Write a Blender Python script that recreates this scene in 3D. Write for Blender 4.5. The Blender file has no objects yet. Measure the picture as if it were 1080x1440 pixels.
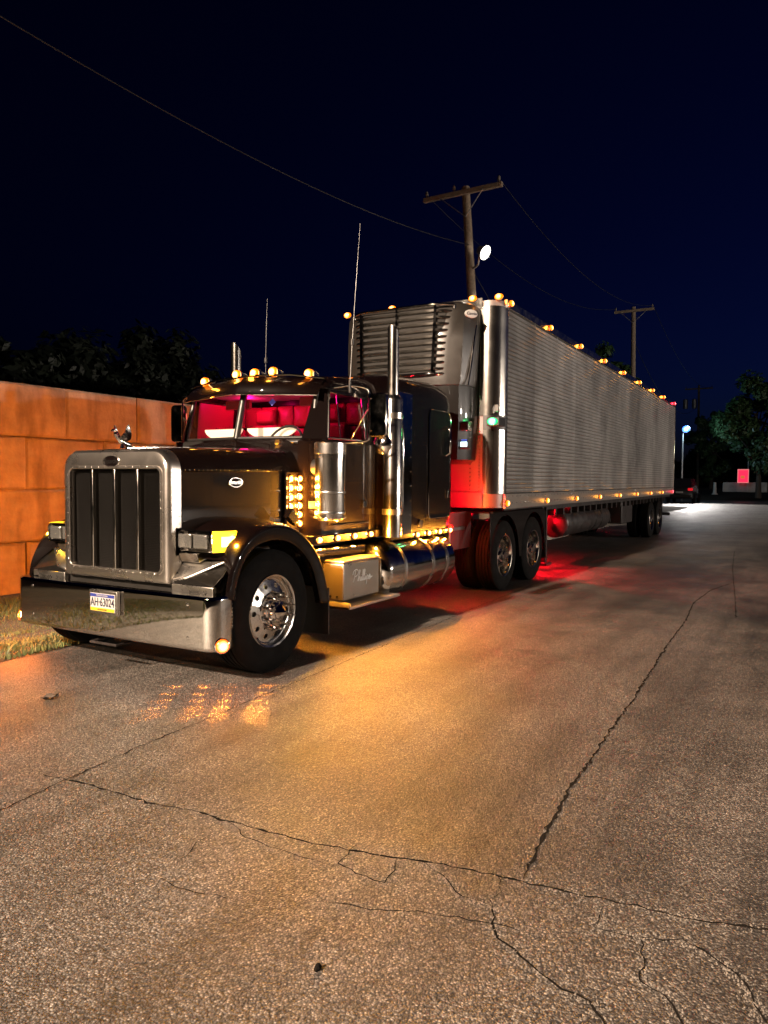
import bpy, bmesh, math, random
from mathutils import Vector, Matrix
R = math.radians
rnd = random.Random(7)
sc = bpy.context.scene
col = sc.collection

# ------------------------------------------------------------------ camera
# X runs back along the truck, the driver side is -Y, Z is up, the bumper face stands at X = 0
CAM = Vector((-4.1327, -5.0519, 1.6367)); YAW, PITCH, ROLL = 0.519, 0.0446, 0.0069
F = Vector((math.cos(YAW)*math.cos(PITCH), math.sin(YAW)*math.cos(PITCH), -math.sin(PITCH)))
Rt = F.cross(Vector((0, 0, 1))).normalized(); Up = Rt.cross(F)
R2 = Rt*math.cos(ROLL)+Up*math.sin(ROLL); U2 = Up*math.cos(ROLL)-Rt*math.sin(ROLL)
cam_d = bpy.data.cameras.new('camera'); cam = bpy.data.objects.new('camera', cam_d); col.objects.link(cam)
m = Matrix((R2, U2, -F)).transposed().to_4x4(); m.translation = CAM
cam.matrix_world = m
cam_d.sensor_fit = 'VERTICAL'; cam_d.sensor_height = 36; cam_d.lens = 36*1030.09/1440
cam_d.clip_start = 0.05; cam_d.clip_end = 2000
sc.camera = cam
sc.render.resolution_x, sc.render.resolution_y = 768, 1024

# ------------------------------------------------------------------ night sky
w = bpy.data.worlds.new('World'); sc.world = w; w.use_nodes = True
nt = w.node_tree; bg = nt.nodes['Background']
sky = nt.nodes.new('ShaderNodeTexSky'); sky.sky_type = 'NISHITA'; sky.sun_disc = False
sky.sun_elevation = R(-4.0); sky.sun_rotation = R(115); sky.altitude = 200; sky.ozone_density = 4; sky.air_density = 1; sky.dust_density = .3
tint = nt.nodes.new('ShaderNodeMix'); tint.data_type = 'RGBA'; tint.blend_type = 'MULTIPLY'; tint.inputs[0].default_value = 1; tint.inputs[7].default_value = (.30, .55, 1.25, 1)
nt.links.new(sky.outputs[0], tint.inputs[6]); nt.links.new(tint.outputs[2], bg.inputs[0]); bg.inputs[1].default_value = 0.15

sc.view_settings.view_transform = 'Standard'; sc.view_settings.look = 'None'
sc.view_settings.exposure = 0; sc.view_settings.gamma = 1; sc.view_settings.use_curve_mapping = False
sc.cycles.use_denoising = True; sc.cycles.max_bounces = 8; sc.cycles.transparent_max_bounces = 12
sc.cycles.sample_clamp_indirect = 4; sc.cycles.caustics_reflective = True; sc.cycles.blur_glossy = .6

# ------------------------------------------------------------------ mesh helpers
class MB:
    def __init__(s): s.v = []; s.f = []; s.mi = []
    def add(s, vs, fs, mi=0):
        o = len(s.v); s.v += [tuple(v) for v in vs]
        for f in fs: s.f.append(tuple(i+o for i in f)); s.mi.append(mi)
        return s
    def box(s, x0, x1, y0, y1, z0, z1, mi=0, M=None):
        vs = [Vector((x, y, z)) for x in (x0, x1) for y in (y0, y1) for z in (z0, z1)]
        if M: vs = [M @ v for v in vs]
        return s.add(vs, [(0,1,3,2),(4,6,7,5),(0,4,5,1),(2,3,7,6),(0,2,6,4),(1,5,7,3)], mi)
    def cyl(s, a, b, r0, r1=None, n=16, caps=True, mi=0):
        a, b = Vector(a), Vector(b); r1 = r0 if r1 is None else r1
        d = (b-a).normalized(); u = d.orthogonal().normalized(); v = d.cross(u)
        vs = []
        for c, r in ((a, r0), (b, r1)):
            vs += [c+(u*math.cos(t)+v*math.sin(t))*r for t in (2*math.pi*i/n for i in range(n))]
        fs = [(i, (i+1) % n, n+(i+1) % n, n+i) for i in range(n)]
        if caps: fs += [tuple(reversed(range(n))), tuple(range(n, 2*n))]
        return s.add(vs, fs, mi)
    def tube(s, pts, r, n=8, caps=True, mi=0):
        pts = [Vector(p) for p in pts]; rs = r if isinstance(r, (list, tuple)) else [r]*len(pts)
        t0 = (pts[1]-pts[0]).normalized(); u = t0.orthogonal().normalized(); vs = []
        for i, p in enumerate(pts):
            t = (pts[min(i+1, len(pts)-1)]-pts[max(i-1, 0)]).normalized()
            u = (u-t*u.dot(t)).normalized(); v = t.cross(u)
            vs += [p+(u*math.cos(2*math.pi*k/n)+v*math.sin(2*math.pi*k/n))*rs[i] for k in range(n)]
        fs = [(i*n+k, i*n+(k+1) % n, (i+1)*n+(k+1) % n, (i+1)*n+k) for i in range(len(pts)-1) for k in range(n)]
        if caps: fs += [tuple(reversed(range(n))), tuple(range((len(pts)-1)*n, len(pts)*n))]
        return s.add(vs, fs, mi)
    def lathe(s, prof, M, n=32, mi=0, caps=False):
        # prof: (radius, height along local Z)
        vs = [M @ Vector((r*math.cos(2*math.pi*k/n), r*math.sin(2*math.pi*k/n), h)) for r, h in prof for k in range(n)]
        fs = [(i*n+k, i*n+(k+1) % n, (i+1)*n+(k+1) % n, (i+1)*n+k) for i in range(len(prof)-1) for k in range(n)]
        if caps: fs += [tuple(reversed(range(n))), tuple(range((len(prof)-1)*n, len(prof)*n))]
        return s.add(vs, fs, mi)
    def loft(s, rows, closed=False, cap=False, mi=0):
        n = len(rows[0]); vs = [p for r in rows for p in r]; fs = []
        for i in range(len(rows)-1):
            for k in range(n if closed else n-1):
                k2 = (k+1) % n; fs.append((i*n+k, i*n+k2, (i+1)*n+k2, (i+1)*n+k))
        if cap: fs += [tuple(reversed(range(n))), tuple(range((len(rows)-1)*n, len(rows)*n))]
        return s.add(vs, fs, mi)
    def prism(s, poly, axis, a, b, mi=0):
        def P(p, t): return {'x': (t, p[0], p[1]), 'y': (p[0], t, p[1]), 'z': (p[0], p[1], t)}[axis]
        n = len(poly); vs = [P(p, a) for p in poly]+[P(p, b) for p in poly]
        fs = [(i, (i+1) % n, n+(i+1) % n, n+i) for i in range(n)]+[tuple(reversed(range(n))), tuple(range(n, 2*n))]
        return s.add(vs, fs, mi)
    def mesh(s, name, mats, smooth=None):
        me = bpy.data.meshes.new(name); me.from_pydata(s.v, [], s.f)
        for mt in (mats if isinstance(mats, (list, tuple)) else [mats]): me.materials.append(mt)
        bm = bmesh.new(); bm.from_mesh(me)
        for f, i in zip(bm.faces, s.mi): f.material_index = i
        bmesh.ops.recalc_face_normals(bm, faces=bm.faces[:]); bm.to_mesh(me); bm.free()
        if smooth is not None:
            me.polygons.foreach_set('use_smooth', [True]*len(me.polygons)); me.set_sharp_from_angle(angle=R(smooth))
        return me
    def build(s, name, mats, parent=None, smooth=None, bev=0, seg=2):
        return link(name, s.mesh(name, mats, smooth), parent, bev, seg)
def link(name, me, parent=None, bev=0, seg=2, M=None):
    o = bpy.data.objects.new(name, me); col.objects.link(o)
    if parent is not None:
        o.parent = parent
        if M is None:
            if parent.parent is None: o.location = -parent.location
        else:
            o.matrix_local = Matrix.Translation(-wloc(parent)) @ M
    elif M is not None: o.matrix_world = M
    if bev:
        b = o.modifiers.new('bevel', 'BEVEL'); b.width = bev; b.segments = seg; b.limit_method = 'ANGLE'; b.angle_limit = R(40)
        me.polygons.foreach_set('use_smooth', [True]*len(me.polygons)); me.set_sharp_from_angle(angle=R(50))
    return o
def wloc(o):
    p = Vector((0, 0, 0))
    while o is not None: p = p+o.location; o = o.parent
    return p
def thing(name, label, cat, loc=(0, 0, 0), group=None):
    o = bpy.data.objects.new(name, None); col.objects.link(o); o.location = loc; o.empty_display_size = .2
    tag(o, label, cat, group); return o
def sub_empty(name, parent, loc):
    o = bpy.data.objects.new(name, None); col.objects.link(o); o.parent = parent; o.location = Vector(loc)-wloc(parent); return o
def tag(o, label, cat=None, group=None, kind=None):
    o['label'] = label
    if cat: o['category'] = cat
    if group: o['group'] = group
    if kind: o['kind'] = kind
    return o
def frame(o, x, y):   # matrix with local x, y axes and origin
    x, y = Vector(x).normalized(), Vector(y).normalized(); z = x.cross(y)
    M = Matrix((x, y, z)).transposed().to_4x4(); M.translation = Vector(o); return M
def facing(o, n):     # local +Z towards n
    M = Vector(n).to_track_quat('Z', 'Y').to_matrix().to_4x4(); M.translation = Vector(o); return M
def text_mesh(txt, size, mt, shear=0, depth=.001, bold=0, sx=1):
    c = bpy.data.curves.new('t', 'FONT'); c.body = txt; c.size = size; c.shear = shear; c.extrude = depth; c.offset = bold
    c.align_x = 'CENTER'; c.align_y = 'CENTER'; c.resolution_u = 3
    o = bpy.data.objects.new('t', c); col.objects.link(o)
    bpy.context.view_layer.update()
    me = bpy.data.meshes.new_from_object(o.evaluated_get(bpy.context.evaluated_depsgraph_get()))
    bpy.data.objects.remove(o); bpy.data.curves.remove(c)
    for v in me.vertices: v.co.x *= sx
    me.materials.clear(); me.materials.append(mt); return me
def catmull(pts, k=6):
    P = [Vector(p) for p in pts]; P = [2*P[0]-P[1]]+P+[2*P[-1]-P[-2]]; out = []
    for i in range(1, len(P)-2):
        for j in range(k):
            t = j/k; a, b, c, d = P[i-1:i+3]
            out.append(.5*((2*b)+(c-a)*t+(2*a-5*b+4*c-d)*t*t+(3*b-a-3*c+d)*t**3))
    out.append(P[-2]); return out
def rrect(hw, z0, z1, rt, rb, n=6, cy=0):
    pts = []
    for cx, cz, r, a0 in ((hw-rt, z1-rt, rt, 0), (-hw+rt, z1-rt, rt, 90), (-hw+rb, z0+rb, rb, 180), (hw-rb, z0+rb, rb, 270)):
        for i in range(n+1):
            a = R(a0+90*i/n); pts.append((cy+cx+r*math.cos(a), cz+r*math.sin(a)))
    return pts

# ------------------------------------------------------------------ materials
def mat(name, base, rough=.5, metal=0, coat=0, spec=.5, var=0, vscale=4, rvar=0, bump=0, bscale=40, emit=None, estr=0, coat_r=.03, dirt=None):
    mt = bpy.data.materials.new(name); mt.use_nodes = True; N = mt.node_tree.nodes; L = mt.node_tree.links
    b = N['Principled BSDF']; b.inputs['Base Color'].default_value = (*base, 1); b.inputs['Roughness'].default_value = rough
    b.inputs['Metallic'].default_value = metal; b.inputs['Coat Weight'].default_value = coat; b.inputs['Coat Roughness'].default_value = coat_r
    b.inputs['Specular IOR Level'].default_value = spec
    if emit: b.inputs['Emission Color'].default_value = (*emit, 1); b.inputs['Emission Strength'].default_value = estr
    if var or rvar or bump:
        tc = N.new('ShaderNodeTexCoord')
        if var or rvar:
            n1 = N.new('ShaderNodeTexNoise'); n1.inputs['Scale'].default_value = vscale; n1.inputs['Detail'].default_value = 8; n1.inputs['Roughness'].default_value = .65
            L.new(tc.outputs['Object'], n1.inputs['Vector'])
        if var:
            cr = N.new('ShaderNodeValToRGB'); e = cr.color_ramp.elements
            e[0].position = .3; e[1].position = .7
            e[0].color = (*[c*(1-var) for c in (dirt or base)], 1); e[1].color = (*[min(1, c*(1+var)) for c in base], 1)
            L.new(n1.outputs['Fac'], cr.inputs[0]); L.new(cr.outputs[0], b.inputs['Base Color'])
        if rvar:
            mr = N.new('ShaderNodeMapRange'); mr.inputs['From Min'].default_value = .3; mr.inputs['From Max'].default_value = .7
            mr.inputs['To Min'].default_value = max(0, rough-rvar); mr.inputs['To Max'].default_value = min(1, rough+rvar)
            L.new(n1.outputs['Fac'], mr.inputs[0]); L.new(mr.outputs[0], b.inputs['Roughness'])
        if bump:
            n2 = N.new('ShaderNodeTexNoise'); n2.inputs['Scale'].default_value = bscale; n2.inputs['Detail'].default_value = 6
            L.new(tc.outputs['Object'], n2.inputs['Vector'])
            bp = N.new('ShaderNodeBump'); bp.inputs['Strength'].default_value = bump; bp.inputs['Distance'].default_value = .01
            L.new(n2.outputs['Fac'], bp.inputs['Height']); L.new(bp.outputs[0], b.inputs['Normal'])
    return mt
M = {}
M['paint'] = mat('truck_paint', (.0022, .0007, .0005), .55, 0, .62, .05, rvar=.06, vscale=2, coat_r=.035)
M['chrome'] = mat('chrome', (.72, .70, .67), .07, 1, rvar=.05, vscale=6, bump=.02, bscale=3)
M['polished'] = mat('polished_aluminium', (.62, .60, .56), .16, 1, rvar=.07, vscale=9, bump=.03, bscale=6)
M['steel'] = mat('brushed_steel', (.55, .53, .50), .28, 1, rvar=.06, vscale=3, var=.05)
M['satin'] = mat('satin_chrome', (.70, .67, .62), .17, 1, rvar=.03, vscale=2, bump=.006, bscale=2)
M['shell'] = mat('satin_shell', (.66, .62, .57), .28, 1, rvar=.04, vscale=2, bump=.008, bscale=2)
M['bumper'] = mat('bumper_chrome', (.66, .64, .60), .035, 1, rvar=.02, vscale=5, bump=.015, bscale=2)
M['rubber'] = mat('tyre_rubber', (.004, .0036, .0033), .85, spec=.12, rvar=.1, vscale=8, bump=.1, bscale=60)
M['black'] = mat('black_plastic', (.012, .011, .010), .4, rvar=.08)
M['flap'] = mat('rubber_flap', (.012, .011, .011), .6, rvar=.1)
M['frame'] = mat('chassis_paint', (.02, .016, .015), .45, rvar=.15, var=.4, vscale=6)
M['screen'] = mat('grille_wire', (.05, .043, .036), .3, 1)
M['dark'] = mat('radiator_core', (.008, .007, .006), .8)
M['lens'] = mat('headlamp_lens', (.5, .5, .47), .12, .9, bump=.25, bscale=70)
M['white'] = mat('plate_white', (.34, .33, .32), .35); M['navy'] = mat('plate_navy', (.02, .03, .16), .35); M['yellow'] = mat('plate_yellow', (.5, .31, .015), .35)
M['ink'] = mat('lettering_ink', (.015, .015, .03), .4)
M['silver'] = mat('emblem_silver', (.75, .72, .68), .2, 1)
M['reefer'] = mat('unit_paint', (.015, .013, .011), .38, 0, .4, rvar=.08); M['reefer_dark'] = mat('unit_panel_black', (.005, .0045, .004), .3, 0, .6, .15)
M['red_door'] = mat('front_skin', (.20, .17, .165), .40, .25, rvar=.1, var=.1)
M['panel'] = mat('frame_panel_paint', (.05, .012, .012), .45, rvar=.1)
M['dull'] = mat('dull_aluminium', (.34, .31, .28), .34, .62, rvar=.06, vscale=7)
M['boxmetal'] = mat('step_box_aluminium', (.40, .35, .29), .30, .85, rvar=.05, vscale=3)
M['seat'] = mat('seat_vinyl', (.35, .05, .05), .55); M['pad'] = mat('tufted_vinyl', (.45, .06, .07), .4); M['trimgrey'] = mat('cab_trim', (.25, .22, .2), .6)
M['wood'] = mat('weathered_pole_wood', (.20, .155, .11), .85, var=.35, vscale=14, bump=.4, bscale=30)
M['galv'] = mat('galvanised_steel', (.38, .38, .38), .45, .8, rvar=.1)
M['porcelain'] = mat('porcelain', (.16, .14, .12), .2); M['wire'] = mat('wire_jacket', (.009, .008, .008), .8)
M['leaf_dark'] = mat('leaf_dark', (.009, .014, .007), .6, var=.4, vscale=3); M['leaf_mid'] = mat('leaf_mid', (.035, .075, .025), .5, var=.4, vscale=2)
M['bark'] = mat('bark', (.06, .045, .035), .9, var=.3, vscale=10, bump=.5, bscale=20)
M['grassm'] = mat('grass_blade', (.085, .12, .032), .6, var=.5, vscale=5, dirt=(.14, .12, .05))
M['tank'] = mat('tank_chrome', (.66, .64, .60), .10, 1, rvar=.05, vscale=5, bump=.02, bscale=3)
M['carpaint'] = mat('car_paint', (.012, .012, .015), .3, 0, 1)
M['concrete_far'] = mat('barrier_concrete', (.34, .31, .28), .9, var=.2, vscale=2)
def glass(name, tint, f=.10):
    mt = bpy.data.materials.new(name); mt.use_nodes = True; N = mt.node_tree.nodes; L = mt.node_tree.links
    N.remove(N['Principled BSDF']); out = N['Material Output']
    t = N.new('ShaderNodeBsdfTransparent'); t.inputs[0].default_value = (*tint, 1)
    g = N.new('ShaderNodeBsdfGlossy'); g.inputs['Roughness'].default_value = .01; g.inputs[0].default_value = (.9, .9, .9, 1)
    fr = N.new('ShaderNodeLayerWeight'); fr.inputs['Blend'].default_value = .12; mx = N.new('ShaderNodeMixShader')
    L.new(fr.outputs[0], mx.inputs[0]); L.new(t.outputs[0], mx.inputs[1]); L.new(g.outputs[0], mx.inputs[2]); L.new(mx.outputs[0], out.inputs[0]); return mt
M['glass'] = glass('window_glass', (.75, .72, .72)); M['glass_side'] = glass('tinted_side_glass', (.20, .16, .18))
def lamp_mat(name, hot, rim, s_hot, s_rim, r=1.0, p0=.35):
    # a lens that glows brightest over the bulb and deepens in colour towards its edge (local radius)
    mt = bpy.data.materials.new(name); mt.use_nodes = True; N = mt.node_tree.nodes; L = mt.node_tree.links
    b = N['Principled BSDF']; b.inputs['Base Color'].default_value = (*[c*.6 for c in rim], 1); b.inputs['Roughness'].default_value = .2
    tc = N.new('ShaderNodeTexCoord'); sp = N.new('ShaderNodeSeparateXYZ'); L.new(tc.outputs['Object'], sp.inputs[0])
    cb = N.new('ShaderNodeCombineXYZ'); L.new(sp.outputs[0], cb.inputs[0]); L.new(sp.outputs[1], cb.inputs[1])
    ln = N.new('ShaderNodeVectorMath'); ln.operation = 'LENGTH'; L.new(cb.outputs[0], ln.inputs[0])
    mr = N.new('ShaderNodeMapRange'); mr.inputs['From Min'].default_value = r*p0; mr.inputs['From Max'].default_value = r; mr.interpolation_type = 'SMOOTHSTEP'
    L.new(ln.outputs['Value'], mr.inputs[0])
    cr = N.new('ShaderNodeMix'); cr.data_type = 'RGBA'
    cr.inputs[6].default_value = (*[c*s_hot for c in hot], 1); cr.inputs[7].default_value = (*[c*s_rim for c in rim], 1)
    L.new(mr.outputs[0], cr.inputs[0]); L.new(cr.outputs[2], b.inputs['Emission Color']); b.inputs['Emission Strength'].default_value = 1; return mt
AMB = (1, .36, .03)
M['amber'] = lamp_mat('amber_lens_lit', (1, .60, .22), (1, .18, .0), 10, 2.0, .046, .15)
M['amber_s'] = lamp_mat('amber_small_lens_lit', (1, .60, .22), (1, .18, .0), 10, 1.8, .031, .30)
M['amber_t'] = lamp_mat('amber_trailer_lens_lit', (1, .56, .16), (1, .18, .0), 7, 2.0, .050, .12)
M['red_l'] = lamp_mat('red_lens_lit', (1, .10, .12), (1, .01, .02), 9, 3, .055, .55)
M['green_l'] = lamp_mat('green_lens_lit', (.35, 1, .55), (.0, .75, .16), 4, 1.6, .07, .15)
M['orange_l'] = lamp_mat('bumper_lens_lit', (1, .55, .25), (1, .13, .01), 5, 1.6, .050, .25)
M['led'] = lamp_mat('floodlight_lens_lit', (1, .97, .90), (1, .9, .75), 60, 6, .21, .4)
M['led_blue'] = lamp_mat('blue_white_lens_lit', (.45, .72, 1), (.01, .12, 1), 7, 3.5, .26, .05)
M['sodium'] = lamp_mat('street_lens_lit', (1, .72, .42), (1, .6, .3), 40, 20, .25, .2)
M['wall_lens'] = mat('wall_lamp_lens', (.8, .75, .7), .3, emit=(1, .86, .7), estr=25)
M['lcd'] = mat('display_screen', (.1, .1, .1), .3, emit=(.7, .95, 1), estr=3.5); M['lcd_blue'] = mat('display_blue_bar', (.02, .02, .1), .3, emit=(.1, .2, 1), estr=1.2)
M['signal'] = mat('turn_signal_lens', (.7, .4, .02), .2, emit=(1, .62, .02), estr=2.2)
M['signal_hot'] = mat('turn_signal_bulb', (.9, .7, .2), .2, emit=(1, .80, .16), estr=9)
M['cabin_glow'] = mat('cabin_glow_plate', (.7, .6, .45), .5, emit=(1, .80, .50), estr=1.15)
M['signface'] = mat('sign_face', (.6, .02, .06), .5, emit=(1, .03, .10), estr=1.0); M['signrim'] = mat('sign_rim', (.6, .2, .2), .5, emit=(1, .25, .25), estr=.7)
M['taillamp'] = mat('tail_lamp', (.5, .01, .01), .2, emit=(1, .02, .03), estr=.6)

# ------------------------------------------------------------------ ground materials
def ground_mat():
    mt = bpy.data.materials.new('asphalt'); mt.use_nodes = True; N = mt.node_tree.nodes; L = mt.node_tree.links; b = N['Principled BSDF']
    tc = N.new('ShaderNodeTexCoord'); V = tc.outputs['Object']
    def noise(s, d=6, r=.6, dist=0):
        n = N.new('ShaderNodeTexNoise'); n.inputs['Scale'].default_value = s; n.inputs['Detail'].default_value = d; n.inputs['Roughness'].default_value = r; n.inputs['Distortion'].default_value = dist
        L.new(V, n.inputs['Vector']); return n.outputs['Fac']
    def ramp(x, stops):
        c = N.new('ShaderNodeValToRGB'); L.new(x, c.inputs[0]); e = c.color_ramp.elements
        while len(e) < len(stops): e.new(.5)
        for el, (p, k) in zip(e, stops): el.position = p; el.color = (*k, 1) if isinstance(k, tuple) else (k, k, k, 1)
        return c.outputs[0]
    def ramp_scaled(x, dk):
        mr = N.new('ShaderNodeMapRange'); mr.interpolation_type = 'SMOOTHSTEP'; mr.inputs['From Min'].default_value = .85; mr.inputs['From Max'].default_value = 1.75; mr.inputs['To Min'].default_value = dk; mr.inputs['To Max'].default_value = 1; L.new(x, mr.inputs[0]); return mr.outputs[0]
    def mix(mode, f, a, bb):
        x = N.new('ShaderNodeMix'); x.data_type = 'RGBA'; x.blend_type = mode
        for s, v in ((0, f), (6, a), (7, bb)):
            if isinstance(v, (int, float)): x.inputs[s].default_value = v
            elif isinstance(v, tuple): x.inputs[s].default_value = (*v, 1)
            else: L.new(v, x.inputs[s])
        return x.outputs[2]
    vo = N.new('ShaderNodeTexVoronoi'); vo.inputs['Scale'].default_value = 122; vo.inputs['Randomness'].default_value = 1; L.new(V, vo.inputs['Vector'])
    vo2 = N.new('ShaderNodeTexVoronoi'); vo2.inputs['Scale'].default_value = 48; L.new(V, vo2.inputs['Vector'])
    sp = N.new('ShaderNodeSeparateColor'); L.new(vo.outputs['Color'], sp.inputs[0])
    stone = ramp(sp.outputs[0], [(0, (.045, .037, .032)), (.45, (.085, .072, .062)), (.75, (.135, .116, .100)), (.93, (.225, .20, .172)), (1, (.32, .285, .25))])
    gap = ramp(vo.outputs['Distance'], [(.25, 1.0), (.75, .25)])
    c = mix('MULTIPLY', 1.0, stone, gap)
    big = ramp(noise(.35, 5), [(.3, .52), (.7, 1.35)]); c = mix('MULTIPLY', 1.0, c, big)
    mid = ramp(noise(2.2, 7, .7, .4), [(.3, .72), (.68, 1.15)]); c = mix('MULTIPLY', .8, c, mid)
    st = N.new('ShaderNodeTexNoise'); mp = N.new('ShaderNodeMapping'); mp.inputs['Scale'].default_value = (.25, 2.4, 1); L.new(V, mp.inputs[0]); L.new(mp.outputs[0], st.inputs['Vector'])
    st.inputs['Scale'].default_value = 1.6; st.inputs['Detail'].default_value = 6
    tyre = ramp(st.outputs['Fac'], [(.36, .60), (.55, 1.0)]); c = mix('MULTIPLY', .85, c, tyre)
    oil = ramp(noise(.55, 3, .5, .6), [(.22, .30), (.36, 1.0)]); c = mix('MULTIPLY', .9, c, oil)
    # shade beside the trailer painted into the asphalt as ragged patches; small stains too
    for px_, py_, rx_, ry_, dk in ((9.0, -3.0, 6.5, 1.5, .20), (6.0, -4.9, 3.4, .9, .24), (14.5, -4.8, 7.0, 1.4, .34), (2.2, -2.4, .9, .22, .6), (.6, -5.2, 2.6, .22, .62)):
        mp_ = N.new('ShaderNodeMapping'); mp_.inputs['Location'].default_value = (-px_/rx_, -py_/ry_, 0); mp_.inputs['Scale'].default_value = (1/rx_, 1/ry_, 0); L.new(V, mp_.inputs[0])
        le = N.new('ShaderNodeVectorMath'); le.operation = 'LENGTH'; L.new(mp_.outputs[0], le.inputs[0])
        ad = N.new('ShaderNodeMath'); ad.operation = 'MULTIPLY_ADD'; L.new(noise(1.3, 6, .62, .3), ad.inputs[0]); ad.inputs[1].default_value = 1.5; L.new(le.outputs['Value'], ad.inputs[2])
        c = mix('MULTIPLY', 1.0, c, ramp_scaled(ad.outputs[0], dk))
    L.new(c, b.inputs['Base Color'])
    rg = ramp(noise(1.1, 4), [(.3, .46), (.7, .64)]); L.new(rg, b.inputs['Roughness']); b.inputs['Specular IOR Level'].default_value = .55
    h = mix('MIX', .35, vo.outputs['Distance'], vo2.outputs['Distance'])
    bp = N.new('ShaderNodeBump'); bp.invert = True; bp.inputs['Strength'].default_value = .75; bp.inputs['Distance'].default_value = .010; L.new(h, bp.inputs['Height'])
    bp2 = N.new('ShaderNodeBump'); bp2.inputs['Strength'].default_value = .35; bp2.inputs['Distance'].default_value = .06; L.new(noise(2.5, 5), bp2.inputs['Height']); L.new(bp.outputs[0], bp2.inputs['Normal'])
    L.new(bp2.outputs[0], b.inputs['Normal']); return mt
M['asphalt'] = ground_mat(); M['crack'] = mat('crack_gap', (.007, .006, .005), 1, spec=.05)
M['soil'] = mat('soil', (.05, .042, .028), .95, var=.4, vscale=6, bump=.6, bscale=25)
def block_mat():
    mt = mat('cast_concrete', (.42, .36, .27), .88, var=.32, vscale=2.4, bump=.45, bscale=26); N = mt.node_tree.nodes; L = mt.node_tree.links
    b = N['Principled BSDF']; src = b.inputs['Base Color'].links[0].from_socket
    tc = N.new('ShaderNodeTexCoord'); gm = N.new('ShaderNodeNewGeometry'); mp = N.new('ShaderNodeMapping'); mp.inputs['Scale'].default_value = (2.6, 2.6, .75); L.new(gm.outputs['Position'], mp.inputs[0])
    n = N.new('ShaderNodeTexNoise'); n.inputs['Scale'].default_value = 1.5; n.inputs['Detail'].default_value = 7; L.new(mp.outputs[0], n.inputs['Vector'])
    cr = N.new('ShaderNodeValToRGB'); cr.color_ramp.elements[0].position = .34; cr.color_ramp.elements[0].color = (.38, .34, .3, 1); cr.color_ramp.elements[1].position = .5; cr.color_ramp.elements[1].color = (1, 1, 1, 1)
    L.new(n.outputs['Fac'], cr.inputs[0]); x = N.new('ShaderNodeMix'); x.data_type = 'RGBA'; x.blend_type = 'MULTIPLY'; x.inputs[0].default_value = .62
    L.new(src, x.inputs[6]); L.new(cr.outputs[0], x.inputs[7]); L.new(x.outputs[2], b.inputs['Base Color']); return mt
M['block'] = block_mat()
def side_mat():
    mt = bpy.data.materials.new('fluted_stainless'); mt.use_nodes = True; N = mt.node_tree.nodes; L = mt.node_tree.links; b = N['Principled BSDF']
    b.inputs['Metallic'].default_value = .58
    gm = N.new('ShaderNodeNewGeometry')
    def nz(scale, sc3, d=4):
        mp = N.new('ShaderNodeMapping'); mp.inputs['Scale'].default_value = sc3; L.new(gm.outputs['Position'], mp.inputs[0])
        n = N.new('ShaderNodeTexNoise'); n.inputs['Scale'].default_value = scale; n.inputs['Detail'].default_value = d; L.new(mp.outputs[0], n.inputs['Vector']); return n.outputs['Fac']
    oi = N.new('ShaderNodeObjectInfo'); pr = N.new('ShaderNodeMapRange'); pr.inputs['To Min'].default_value = .78; pr.inputs['To Max'].default_value = 1.1; L.new(oi.outputs['Random'], pr.inputs[0])
    gr = N.new('ShaderNodeMapRange'); gr.inputs['From Min'].default_value = .32; gr.inputs['From Max'].default_value = .62; gr.inputs['To Min'].default_value = .62; gr.inputs['To Max'].default_value = 1.05; L.new(nz(1.1, (1.6, 1, .7), 7), gr.inputs[0])
    ml = N.new('ShaderNodeMath'); ml.operation = 'MULTIPLY'; L.new(pr.outputs[0], ml.inputs[0]); L.new(gr.outputs[0], ml.inputs[1])
    vm = N.new('ShaderNodeVectorMath'); vm.operation = 'SCALE'; vm.inputs[0].default_value = (.60, .575, .54); L.new(ml.outputs[0], vm.inputs['Scale']); L.new(vm.outputs[0], b.inputs['Base Color'])
    mr = N.new('ShaderNodeMapRange'); mr.inputs['To Min'].default_value = .22; mr.inputs['To Max'].default_value = .42; L.new(nz(3, (1, 1, 1)), mr.inputs[0]); L.new(mr.outputs[0], b.inputs['Roughness'])
    bp = N.new('ShaderNodeBump'); bp.inputs['Strength'].default_value = .9; bp.inputs['Distance'].default_value = .012; L.new(nz(2.6, (1, 1, 4.5), 2), bp.inputs['Height']); L.new(bp.outputs[0], b.inputs['Normal']); return mt
M['flute'] = side_mat(); M['groove'] = mat('groove_shade', (.035, .03, .025), .8)  # dark groove faces stand in for the shade inside the flutes

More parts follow.
